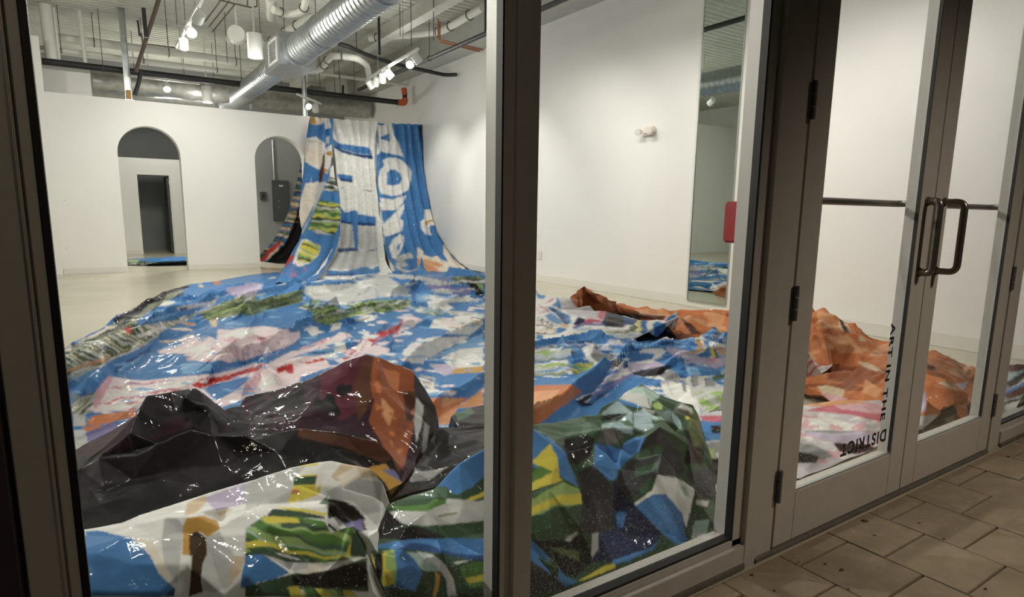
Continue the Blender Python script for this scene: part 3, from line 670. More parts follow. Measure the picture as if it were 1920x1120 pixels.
def vinyl_mat(name, rough=.5):
    m_ = bpy.data.materials.new(name); m_.use_nodes = True; nt = m_.node_tree; N = nt.nodes; L = nt.links; b = N['Principled BSDF']
    at = N.new('ShaderNodeAttribute'); at.attribute_name = 'print'
    tc = N.new('ShaderNodeTexCoord')
    mp = N.new('ShaderNodeMapping'); mp.inputs['Scale'].default_value = (5, 16, 9); L.new(tc.outputs['Object'], mp.inputs[0])
    nz = N.new('ShaderNodeTexNoise'); nz.inputs['Scale'].default_value = 1.6; nz.inputs['Detail'].default_value = 8; nz.inputs['Roughness'].default_value = .65; L.new(mp.outputs[0], nz.inputs['Vector'])
    mr = N.new('ShaderNodeMapRange'); mr.inputs[1].default_value = .25; mr.inputs[2].default_value = .75; mr.inputs[3].default_value = .80; mr.inputs[4].default_value = 1.16; L.new(nz.outputs['Fac'], mr.inputs[0])
    vm = N.new('ShaderNodeVectorMath'); vm.operation = 'SCALE'; L.new(at.outputs['Color'], vm.inputs[0]); L.new(mr.outputs[0], vm.inputs['Scale']); L.new(vm.outputs[0], b.inputs['Base Color'])
    b.inputs['Roughness'].default_value = rough; b.inputs['Specular IOR Level'].default_value = .03; b.inputs['Coat Weight'].default_value = .24; b.inputs['Coat Roughness'].default_value = .035
    n2 = N.new('ShaderNodeTexNoise'); n2.inputs['Scale'].default_value = 26; n2.inputs['Detail'].default_value = 3; L.new(tc.outputs['Object'], n2.inputs['Vector'])
    bp = N.new('ShaderNodeBump'); bp.inputs['Strength'].default_value = .10; bp.inputs['Distance'].default_value = .012; L.new(n2.outputs['Fac'], bp.inputs['Height'])
    L.new(bp.outputs[0], b.inputs['Normal']); L.new(bp.outputs[0], b.inputs['Coat Normal'])
    return m_
M_sheet = vinyl_mat('printed_vinyl')
def paint(V, prints, base, jit):
    q0 = project(V); acc = 0
    for dx, dy in ((-1.1, -.5), (.5, -1.1), (1.1, .5), (-.5, 1.1)): acc = acc+paint1(V, q0+np.array([dx, dy]), prints, base, jit)
    C_ = acc/4; lum = C_ @ np.array([.25, .65, .1])
    return (C_*.88+lum[:, None]*.12)*.95
def paint1(V, q, prints, base, jit):
    j1 = perlin(V*9+7); j2 = perlin(V*9+31); q = q+np.stack([j1, j2], 1)*jit*1.0+np.stack([perlin(V*34+3), perlin(V*34+60)], 1)*jit*.8
    C_ = np.tile(np.array(lin(CC[base])), (len(V), 1))
    for pr in prints:
        if pr[0] == 'S':
            _, t, pts, cols, ang, per, warp = pr
            idx = inside(q, tp(t, pts)); a = math.radians(ang); p = q[idx]
            s = (-p[:, 0]*math.sin(a)+p[:, 1]*math.cos(a))+warp*perlin(np.column_stack([p/(per*4), np.full(len(p), .5)]))*3
            w = perlin(np.column_stack([p[:, 0]/(per*9), s/per*1.1, np.zeros(len(p))]))
            k = (np.floor(s/per+w*1.6).astype(int)) % len(cols)
            C_[idx] = np.array([lin(CC[c]) for c in cols])[k]
        elif pr[0] == 'B':
            _, t, pts, col, sc, th = pr
            idx = inside(q, tp(t, pts)); p = q[idx]; sc = np.array(sc if isinstance(sc, tuple) else (sc, sc), float); k_ = (sum(map(ord, col)) % 17)*1.7; nn = perlin(np.column_stack([p/sc, np.full(len(p), 3.3+k_)]))+.5*perlin(np.column_stack([p/sc*2.3, np.full(len(p), 8.1+k_)]))
            C_[idx[nn > th]] = lin(CC[col])
        else:
            col, t, pts = pr; idx = inside(q, tp(t, pts)); C_[idx] = lin(CC[col])
    return C_
SHEETS = {}
def mesh_sheet(name, V, T, colors, label, cat='printed sheet', group=None, m_=None):
    me = bpy.data.meshes.new(name); me.vertices.add(len(V)); me.vertices.foreach_set('co', V.astype(np.float32).ravel())
    me.loops.add(len(T)*3); me.loops.foreach_set('vertex_index', T.astype(np.int32).ravel())
    me.polygons.add(len(T)); me.polygons.foreach_set('loop_start', np.arange(0, len(T)*3, 3, dtype=np.int32)); me.polygons.foreach_set('loop_total', np.full(len(T), 3, np.int32))
    me.update(); me.validate(); me.polygons.foreach_set('use_smooth', np.ones(len(me.polygons), bool))
    a = me.color_attributes.new('print', 'FLOAT_COLOR', 'POINT'); a.data.foreach_set('color', np.column_stack([colors, np.ones(len(V))]).astype(np.float32).ravel())
    me.materials.append(m_ or M_sheet)
    o = bpy.data.objects.new(name, me); COL.objects.link(o); tag(o, label, cat, group); return o
def zp(t, s, z=None):
    """pixels (tag t) at height z, or u v z triples"""
    v = [float(x) for x in s.replace(',', ' ').split()]
    if z is None: return [tuple(onZ(*tp(t, [(v[i], v[i+1])])[0], v[i+2])) for i in range(0, len(v), 3)]
    return [tuple(onZ(*p, z)) for p in tp(t, s)]
def yp(t, s):
    v = [float(x) for x in s.replace(',', ' ').split()]
    return [tuple(onY(*tp(t, [(v[i], v[i+1])])[0], v[i+2])) for i in range(0, len(v), 3)]
def lip(s, du, dv, dY):
    v = [float(x) for x in s.replace(',', ' ').split()]; out = []
    for i in range(0, len(v), 3): out += [tuple(onY(v[i], v[i+1], v[i+2])), tuple(onY(v[i]+du, v[i+1]+dv, v[i+2]+dY))]
    return out
def back(pts, dy, dz):
    out = []
    for p in pts:
        d = np.array([p[0], p[1]]); d /= np.linalg.norm(d); out.append((p[0]+d[0]*dy, p[1]+d[1]*dy, max(.012, p[2]-dz)))
    return out
def sheet(name, label, pts, base, prints=(), outline=None, ridges=(), thr=4.4, smooth=6, crumple=.006, cscale=7., fine=.0015, jit=1.2, floor=.006, wave=0., wscale=1.2, wrinkle=None, zfade=None, ymin=1.207, group=None, seed=0):
    pts = [tuple(map(float, p)) for p in pts]; xy = [Vector((p[0], p[1])) for p in pts]
    if outline:
        n0 = len(pts); oz = []
        for (x, y) in outline:
            d = [(x-p[0])**2+(y-p[1])**2 for p in pts]; oz.append(.012)
            pts.append((x, y, .012)); xy.append(Vector((x, y)))
        r = delaunay_2d_cdt(xy, [], [list(range(n0, len(pts)))], 1, 1e-4)
    else:
        r = delaunay_2d_cdt(xy, [], [], 0, 1e-4)
    orig = r[3]
    V = np.array([(v.x, v.y, pts[orig[i][0]][2] if orig[i] else .02) for i, v in enumerate(r[0])])
    T = np.array([t for f in r[2] for t in ([f] if len(f) == 3 else [(f[0], f[k], f[k+1]) for k in range(1, len(f)-1)])])
    V, T = refine(V, T, thr*1.42); V = relax(V, T, smooth)
    if wave: V[:, 2] += wave*(perlin(np.column_stack([V[:, :2]*wscale, np.full(len(V), seed+.3)]))+.3)
    for (pl, h, wf, wb) in ridges:
        pl = np.array(pl)[:, :2]; dm = np.full(len(V), 9.); sd = np.zeros(len(V))
        lo = pl.min(0)-1; hi = pl.max(0)+1
        idx = np.where((V[:, 0] > lo[0]) & (V[:, 0] < hi[0]) & (V[:, 1] > lo[1]) & (V[:, 1] < hi[1]))[0]
        if len(idx) == 0: continue
        q = V[idx, :2]; wob = perlin(np.column_stack([q*2.3, np.full(len(q), seed+5.)]))*.05; q = q+np.column_stack([wob, -wob])
        dmi = np.full(len(idx), 9.); sdi = np.zeros(len(idx))
        for a, b in zip(pl[:-1], pl[1:]):
            ab = b-a; t = np.clip(((q-a)@ab)/(ab@ab+1e-12), 0, 1); c = a+t[:, None]*ab; d = np.linalg.norm(q-c, axis=1)
            s = ab[0]*(q[:, 1]-a[1])-ab[1]*(q[:, 0]-a[0]); m_ = d < dmi; dmi[m_] = d[m_]; sdi[m_] = s[m_]
        w = np.where(sdi < 0, wf, wb); V[idx, 2] += h*np.exp(-(np.sqrt(dmi**2+.008**2)-.008)/w)
    if ridges: V, T = refine(V, T, thr*1.42, 6)
    if wrinkle:
        amp, dx, dy, al, ac = wrinkle; wq = V+.25*np.column_stack([perlin(V*.9+3), perlin(V*.9+13), perlin(V*.9+23)])
        a_ = wq[:, 0]*dx+wq[:, 1]*dy; c_ = wq[:, 0]*dy-wq[:, 1]*dx
        msk = np.clip(.5+1.6*perlin(np.column_stack([V[:, :2]*.8, np.full(len(V), seed+40.)])), 0, 1)
        V[:, 2] += amp*msk*((1-np.abs(perlin(np.column_stack([a_*al, c_*ac, np.full(len(V), seed+1.)])))*2.2).clip(0, 1)**3+.6*(1-np.abs(perlin(np.column_stack([a_*al*1.9+5, c_*ac*1.8, np.full(len(V), seed+9.)])))*2.4).clip(0, 1)**3)
    if crumple:
        N_ = vnormals(V, T); N_[N_[:, 2] < 0] *= -1
        wp = V+.35*np.column_stack([perlin(V*1.7+9), perlin(V*1.7+19), perlin(V*1.7+29)])
        c = -np.abs(perlin(wp*cscale+seed*3.1))-np.abs(perlin(wp*cscale*2.3+seed*7.7+11))*.35
        V = V+N_*((c+.35)*crumple)[:, None]
    if zfade: V[:, 2] *= np.interp(V[:, 1], [zfade[0], zfade[1]], [1, zfade[2]])
    V[:, 2] = np.maximum(V[:, 2], floor); V[:, 1] = np.maximum(V[:, 1], ymin)
    return mesh_sheet(name, V, T, paint(V, prints, base, jit), label, group=group)
# ------------------------------------------------------------------ hanging banners over the partition
def ruled(name, label, left, right, base, prints, pleats, amp, seed=0, thr=3.0, crumple=.012, ydef=None):
    """cloth between two hanging edges given as (u, v, depth); pleats run down it"""
    def samp(e, n=60):
        Pq = np.array([onY(u, v, y) for u, v, y in e]); l = np.concatenate([[0], np.cumsum(np.linalg.norm(np.diff(Pq, axis=0), axis=1))]); l /= l[-1]
        t = np.linspace(0, 1, n); return np.column_stack([np.interp(t, l, Pq[:, k]) for k in range(3)])
    a, b = samp(left), samp(right); nu = 30; nv = 60
    V = np.array([[a[j]*(1-i/(nu-1))+b[j]*i/(nu-1) for i in range(nu)] for j in range(nv)]).reshape(-1, 3)
    T = []
    for j in range(nv-1):
        for i in range(nu-1):
            k = j*nu+i; T += [(k, k+1, k+nu+1), (k, k+nu+1, k+nu)]
    T = np.array(T); s = np.tile(np.arange(nu)/(nu-1), nv); t = np.repeat(np.arange(nv)/(nv-1), nu)
    V0 = np.column_stack([V, s, t])
    # refine positions; carry s,t along by refining a 5-column array
    def ref5(V5, T):
        for _ in range(8):
            q = project(V5[:, :3]); E_ = np.sort(np.concatenate([T[:, [0, 1]], T[:, [1, 2]], T[:, [2, 0]]]), 1)
            U, inv, _c = uedges(E_); mk = np.hypot(*(q[U[:, 0]]-q[U[:, 1]]).T) > thr
            if not mk.any(): break
            nid = np.full(len(U), -1); nid[mk] = len(V5)+np.arange(mk.sum()); V5 = np.concatenate([V5, (V5[U[mk, 0]]+V5[U[mk, 1]])/2])
            n = len(T); e = nid[inv].reshape(3, n).T; c = (e >= 0).sum(1); new = [T[c == 0]]
            m3 = c == 3; tt, x = T[m3], e[m3]; new += [np.stack([tt[:, 0], x[:, 0], x[:, 2]], 1), np.stack([x[:, 0], tt[:, 1], x[:, 1]], 1), np.stack([x[:, 2], x[:, 1], tt[:, 2]], 1), x]
            for k in range(3):
                r = [k, (k+1) % 3, (k+2) % 3]; m1 = (c == 1) & (e[:, k] >= 0); tt, x = T[m1][:, r], e[m1, k]
                new += [np.stack([tt[:, 0], x, tt[:, 2]], 1), np.stack([x, tt[:, 1], tt[:, 2]], 1)]
                m2 = (c == 2) & (e[:, k] < 0); tt = T[m2][:, r]; x1 = e[m2, (k+1) % 3]; x2 = e[m2, (k+2) % 3]
                new += [np.stack([tt[:, 2], x2, x1], 1), np.stack([tt[:, 0], tt[:, 1], x1], 1), np.stack([tt[:, 0], x1, x2], 1)]
            T = np.concatenate(new)
        return V5, T
    V5, T = ref5(V0, T); V, s, t = V5[:, :3].copy(), V5[:, 3], V5[:, 4]
    N_ = vnormals(V, T); N_[N_[:, 1] > 0] *= -1
    ph = s*pleats+.5*perlin(np.column_stack([s*3, t*2, np.full(len(s), seed+.5)]))
    pl = np.abs(np.sin(ph*math.pi+seed))**.7-.5
    sag = perlin(np.column_stack([s*4+seed, t*7, np.full(len(s), seed+2.)]))
    cr = -np.abs(perlin(V*4+seed))-np.abs(perlin(V*9+seed+4))*.5
    V = V+N_*(amp*pl*(1-.45*t)+.05*sag*amp*8+crumple*cr)[:, None]
    V[:, 2] = np.maximum(V[:, 2], .012); V[:, 0] = np.minimum(V[:, 0], XR-.025)
    return mesh_sheet(name, V, T, paint(V, prints, base, .8), label, 'banner', 'banners hung over the partition wall')
def yv(v):
    return float(np.interp(v, [215, 300, 380, 440, 470, 490, 510, 525, 540], [12.78, 12.74, 12.5, 12.05, 11.6, 11.2, 10.65, 10.0, 9.3]))
def edge(s, off=0): return [(u, v, yv(v)+off) for u, v in tp('px', s)]
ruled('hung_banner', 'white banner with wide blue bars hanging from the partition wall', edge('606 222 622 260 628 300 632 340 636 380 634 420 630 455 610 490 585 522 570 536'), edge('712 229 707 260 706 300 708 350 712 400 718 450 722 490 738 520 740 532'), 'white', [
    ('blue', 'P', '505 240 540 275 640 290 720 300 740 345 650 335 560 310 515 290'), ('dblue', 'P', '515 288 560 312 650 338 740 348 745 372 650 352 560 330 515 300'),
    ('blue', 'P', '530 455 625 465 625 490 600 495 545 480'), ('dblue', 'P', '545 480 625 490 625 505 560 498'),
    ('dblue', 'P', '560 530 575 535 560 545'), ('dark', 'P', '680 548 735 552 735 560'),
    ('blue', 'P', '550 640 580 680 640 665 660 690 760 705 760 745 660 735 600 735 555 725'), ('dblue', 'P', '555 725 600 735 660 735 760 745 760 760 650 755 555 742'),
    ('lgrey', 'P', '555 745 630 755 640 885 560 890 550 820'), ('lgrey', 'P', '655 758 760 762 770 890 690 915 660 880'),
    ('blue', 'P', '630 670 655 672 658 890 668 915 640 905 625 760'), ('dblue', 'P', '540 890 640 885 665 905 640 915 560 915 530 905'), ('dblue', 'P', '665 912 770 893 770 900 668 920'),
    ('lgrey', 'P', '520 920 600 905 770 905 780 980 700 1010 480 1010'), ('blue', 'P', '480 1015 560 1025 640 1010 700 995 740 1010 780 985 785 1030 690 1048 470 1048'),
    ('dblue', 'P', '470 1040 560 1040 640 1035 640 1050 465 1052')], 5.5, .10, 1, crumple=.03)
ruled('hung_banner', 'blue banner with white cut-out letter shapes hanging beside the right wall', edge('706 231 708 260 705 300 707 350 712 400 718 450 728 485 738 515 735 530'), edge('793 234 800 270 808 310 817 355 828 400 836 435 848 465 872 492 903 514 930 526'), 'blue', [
    ('white', 'R', '0 60 180 40 165 250 200 420 130 440 90 330 60 200'), ('white', 'R', '180 100 250 90 290 30 340 70 360 200 420 300 480 465 400 440 300 420 200 395'), ('blue', 'R', '195 240 300 190 315 285'), 
    ('white', 'R', '235 500 300 470 400 475 470 510 530 570 570 640 560 760 530 850 420 915 330 915 210 890 185 800 185 700 200 620 245 570'), ('blue', 'R', '285 650 320 615 380 610 440 660 460 720 430 780 370 795 285 790'),
    ('white', 'R', '205 940 340 960 510 905 470 1000 400 1080 220 1080'),
    ('white', 'Q', '690 0 960 0 930 60 850 90 720 90'), ('blue', 'Q', '720 95 850 90 740 250 725 200'), ('white', 'Q', '740 250 860 130 990 10 980 80 930 190 970 215 960 330 860 370 770 400 735 380'),
    ('white', 'Q', '650 0 690 0 740 260 750 420 755 620 860 740 870 800 700 830 690 700 670 420 650 260'), ('blue', 'Q', '655 275 730 290 735 385 670 370'), ('dblue', 'Q', '670 370 735 385 738 415 675 400'),
    ('white', 'Q', '805 520 850 430 940 360 985 410 970 500 930 590 890 640 905 670 840 640'), ('blue', 'Q', '890 520 940 465 940 500 915 575'),
    ('lgrey', 'Q', '890 640 940 610 1060 585 1095 650 1000 660 950 700 900 690'), ('lgrey', 'Q', '880 700 1000 690 1020 740 940 760 1050 800 1130 770 1140 790 1000 830 890 770'),
    ('white', 'Q', '1215 80 1330 75 1390 130 1430 270 1290 265 1270 290 1305 380 1230 370 1180 300 1175 220 1215 190'), ('ochre', 'Q', '1230 290 1230 220 1280 200 1410 195 1415 220 1290 225 1250 250'),
    ('cream', 'Q', '1130 515 1200 560 1210 610 1300 640 1370 620 1420 670 1500 690 1600 760 1640 830 1500 880 1300 890 1180 830 1140 740'), ('lorange', 'Q', '1135 640 1200 700 1320 740 1440 830 1330 850 1200 800 1140 740'),
    ('S', 'Q', '1150 620 1400 690 1440 750 1380 760 1180 690', ['cream', 'lorange', 'tan'], 20, 4, 1), ('cream', 'Q', '1440 480 1470 520 1560 660 1700 760 1740 850 1640 830 1500 690 1440 600'), ('blue', 'Q', '1490 750 1540 750 1555 780 1510 785'), ('dark', 'Q', '1570 830 1600 790 1630 800 1590 835'), ('orange', 'Q', '1590 750 1690 800 1640 800'), ('coal', 'px', '791 232 799 270 809 312 818 356 829 402 837 437 849 466 873 491 905 513 905 520 868 497 843 470 832 440 824 404 813 358 804 315 795 280 787 240')], 6.5, .125, 4, crumple=.035)  # coal strip down the right edge paints in gap shadow and dark underside
ruled('hung_banner', 'narrow blue and white banner with yellow-green brush panels sweeping down to the floor', edge('582 219 575 260 571 290 568 330 563 370 561 400 566 432 560 452 547 474 532 503 515 532', -.12), edge('624 224 622 260 623 300 628 340 635 360 638 405 637 440 632 465 622 488 606 512 588 534', -.12), 'blue', [
    ('cream', 'N', '140 110 300 110 300 180 250 210 190 215 130 200'), ('ochre', 'N', '140 120 190 110 205 210 130 200'), ('red', 'N', '220 110 270 120 270 145 230 135'),
    ('white', 'N', '90 370 200 350 310 430 270 700 245 740 160 700 70 640 75 450'), ('tan', 'N', '85 400 200 400 290 430 290 445 200 418 85 415'), ('cream', 'N', '75 450 290 470 280 660 160 690 70 640'),
    ('white', 'N', '300 110 350 120 380 240 310 270'), ('white', 'N', '320 350 360 340 355 420 320 450'), ('white', 'N', '305 490 385 440 400 620 330 790 300 760'), ('ochre', 'N', '310 535 390 515 395 580 340 570'), ('ochre', 'N', '305 720 345 740 330 770 300 760'), ('brown', 'N', '285 560 310 540 300 760 240 1000 215 1040 240 800'), ('brown', 'N', '385 580 410 610 390 700 370 690'),
    ('cream', 'N', '90 910 230 870 215 1120 20 1120 40 1040'), ('cream', 'O', '430 300 545 285 540 400 470 560 400 690 370 640 385 480'), ('sgreen', 'O', '365 660 405 700 340 810 330 790'), ('lgrey', 'O', '540 290 615 285 560 420 440 680 405 750 400 720 490 560'), ('white', 'O', '650 170 700 120 720 250 640 260'),
    ('S', 'O', '640 240 700 250 730 380 590 360', ['dgreen', 'lgrey', 'sgreen', 'char', 'white'], 4, 3.6, 1.2), ('blue', 'O', '585 370 730 385 740 480 560 440'),
    ('S', 'O', '560 440 740 480 740 640 690 750 540 740 460 700 500 570', ['green', 'lgreen', 'yellow', 'dgreen', 'lgrey', 'lgreen', 'moss'], 6, 3.4, 1.5), ('white', 'O', '395 790 440 790 570 850 545 930 470 1000 380 1030 320 1000 350 900'),
    ('S', 'O', '420 790 565 850 540 930 470 995 350 1000 370 900', ['yellow', 'lgreen', 'dgreen', 'yellow', 'lgreen', 'cream'], 15, 4, 1.5),
    ('red', 'O', '300 910 330 950 280 1010 200 1060 160 1120 100 1120 180 1040'), ('B', 'O', '200 1000 500 1000 420 1120 180 1120', 'rose', 5, .42)], 2.6, .09, 9)
# sheet that falls behind the wall and shows through the second archway
V = []; nu, nv = 14, 40
Lp = [(570, 262), (566, 300), (558, 335), (548, 372), (538, 405), (524, 433), (508, 457), (490, 475), (470, 488)]
Rp = [(592, 262), (590, 300), (590, 340), (588, 380), (586, 410), (582, 440), (575, 465), (565, 485), (550, 499)]
ls = np.array([onY(u, v, y) for (u, v), y in zip(Lp, np.linspace(13.3, 13.75, 9))]); rs_ = np.array([onY(u, v, y) for (u, v), y in zip(Rp, np.linspace(13.22, 13.4, 9))])
tt = np.linspace(0, 1, nv); ls = np.column_stack([np.interp(tt, np.linspace(0, 1, 9), ls[:, k]) for k in range(3)]); rs_ = np.column_stack([np.interp(tt, np.linspace(0, 1, 9), rs_[:, k]) for k in range(3)])
V = np.array([[ls[j]*(1-i/(nu-1))+rs_[j]*i/(nu-1)+np.array([0, .1*math.sin(i/(nu-1)*math.pi), 0]) for i in range(nu)] for j in range(nv)]).reshape(-1, 3); V[:, 2] = np.maximum(V[:, 2], .012)
T = np.array([t for j in range(nv-1) for i in range(nu-1) for t in ((j*nu+i, j*nu+i+1, (j+1)*nu+i+1), (j*nu+i, (j+1)*nu+i+1, (j+1)*nu+i))])
V, T = refine(V, T, 3.0)
mesh_sheet('hung_banner', V, T, paint(V, [('S', 'px', '580 255 555 330 530 420 480 480 470 495 500 490 535 455 556 405 566 350 575 290', ['blue', 'moss', 'cream', 'brown', 'blue', 'dgreen', 'tan'], 8, 4.2, 1), ('S', 'px', '540 425 520 455 480 485 490 495 520 470', ['red', 'cream', 'dgreen', 'red'], -40, 4, 1), ('B', 'px', '545 380 566 370 560 420 545 430', 'ochre', 5, .3)], 'black', .6), 'black-backed banner with striped edge hanging behind the second archway', 'banner', 'banners hung over the partition wall')

# ------------------------------------------------------------------ sheet on the back room floor seen through the first arch
sheet('printed_sheet', 'flat blue and green sheet on the floor beyond the first archway', zp('px', '232 494 .03 250 490 .06 275 487 .1 300 485 .12 330 482 .12 358 482 .12 375 484 .1 240 497 .012 270 498 .012 300 497 .012 330 496 .012 375 495 .012 300 491 .09 350 489 .1') + [(2.4, 15.0, .1), (2.4, 16.2, .02), (.5, 16.0, .02)], 'blue',
      [('dgreen', 'px', '225 490 250 488 275 490 300 492 360 491 380 500 225 500'), ('S', 'px', '235 493 380 492 380 500 235 500', ['black', 'lgrey', 'dgreen', 'black'], 2, 1.8, 2), ('lgreen', 'px', '240 487 262 487 258 491 240 492')], thr=2.5, crumple=.03, cscale=3, smooth=3)
# ------------------------------------------------------------------ the wide sheet spread over the floor
def rd(t, s, z, h, wf, wb): return (zp(t, s, z), h*1.5, wf*.6, wb*.5)
outM = [(-.75, 4.2), (-.6, 5.2), (-.28, 5.85), (-.1, 6.35), (.13, 6.95), (.32, 7.6), (.66, 9.15), (1.05, 9.9), (1.6, 10.7), (2.3, 11.5), (2.7, 11.7), (3.0, 10.9), (3.6, 10.5), (4.7, 10.5), (5.4, 10.6), (5.75, 10.0), (5.5, 8.9), (5.1, 7.4), (4.6, 5.9), (3.9, 4.6), (3.0, 2.6), (2.5, 2.2), (1.6, 2.15), (.9, 2.5), (0, 2.3), (-.75, 2.3)]
rg = np.random.RandomState(5); mp_ = []
for gy in np.arange(2.6, 11.4, .42):
    for gx in np.arange(-.6, 5.6, .42):
        x = gx+rg.uniform(-.15, .15); y = gy+rg.uniform(-.15, .15)
        pl = np.array(outM)
        if len(inside(np.array([[x, y]]), outM)) and min(np.hypot(*(pl-[x, y]).T)) > .22: mp_.append((x, y, rg.uniform(.02, .05)))
ridM = [rd('A', '455 825 560 755 740 690 900 600 1020 545 1080 470 1250 400 1400 320 1560 230 1680 190', .07, .085, .03, .28),
        rd('A', '640 980 740 790 960 645 1010 565 1080 500', .06, .07, .05, .16), rd('A', '560 1030 640 930 720 800', .05, .06, .05, .1),
        rd('A', '1400 820 1480 770 1560 690 1680 610', .05, .07, .03, .25), rd('B', '0 625 200 575 300 510 370 440 480 400 640 370', .07, .1, .03, .3),
        rd('B', '950 560 960 480 1010 420 1090 385 1200 390', .06, .05, .04, .08), rd('B', '1080 680 1200 605 1330 530 1470 465 1560 405', .06, .09, .025, .3),
        rd('B', '1270 985 1440 885 1560 780', .06, .07, .03, .2), rd('B', '440 330 490 382 580 392 650 350', .06, .08, .025, .2), rd('B', '440 215 436 330', .06, .05, .04, .12),
        rd('B', '370 200 385 165 530 168 700 125 830 60 880 10', .06, .09, .05, .3), rd('B', '0 245 200 195 370 150', .06, .08, .04, .3), rd('B', '0 335 200 275 400 225', .05, .07, .04, .25),
        rd('B', '940 70 1000 100 1100 110 1140 40', .06, .1, .05, .25), rd('B', '1150 90 1190 150 1260 185 1400 200 1560 210', .08, .16, .05, .35), rd('B', '1330 70 1450 100 1560 130', .08, .14, .08, .2),
        rd('B', '1080 260 1250 300 1400 230 1560 240', .05, .06, .04, .2), rd('B', '650 330 800 300 1000 290 1090 250', .05, .05, .04, .25), rd('B', '960 210 1050 175 1160 110', .06, .07, .04, .15),
        rd('A', '780 440 900 380 1050 290 1240 210 1420 170', .05, .06, .12, .2), rd('A', '990 350 1120 320 1300 300 1400 270', .05, .05, .05, .15), rd('A', '1100 470 1300 410 1500 330', .05, .05, .06, .15),
        rd('B', '0 840 120 700 180 640 290 560', .05, .05, .05, .12), rd('B', '150 650 200 780', .05, .05, .06, .06), rd('E', '90 1030 160 1000 500 800 740 690', .06, .1, .02, .3),
        rd('A', '500 640 620 590 790 510 960 450', .05, .04, .05, .12), rd('A', '450 740 600 700 780 640', .05, .04, .05, .12)]
RM_ = '120 600 500 510 910 520 1010 560 1010 800 120 900'
def rand_folds(outl, n, dx, dy, spread, lmin, lmax, hmin, hmax, rs, keep=None):
    out = []; lo = np.array(outl).min(0); hi = np.array(outl).max(0)
    while len(out) < n:
        p = rs.uniform(lo, hi)
        if not len(inside(p[None], outl)): continue
        a = math.atan2(dy, dx)+rs.uniform(-spread, spread); L_ = rs.uniform(lmin, lmax); pts = [p]; k = 8
        for _ in range(k):
            a += rs.uniform(-.12, .12); pts.append(pts[-1]+np.array([math.cos(a), math.sin(a)])*L_/k)
        pts = sorted(pts, key=lambda q: q[0]); out.append(([(q[0], q[1], 0) for q in pts], rs.uniform(hmin, hmax), rs.uniform(.012, .03), rs.uniform(.05, .16)))
    return out
ridM += rand_folds(outM, 46, .5, .86, .35, .7, 2.4, .018, .05, np.random.RandomState(21))
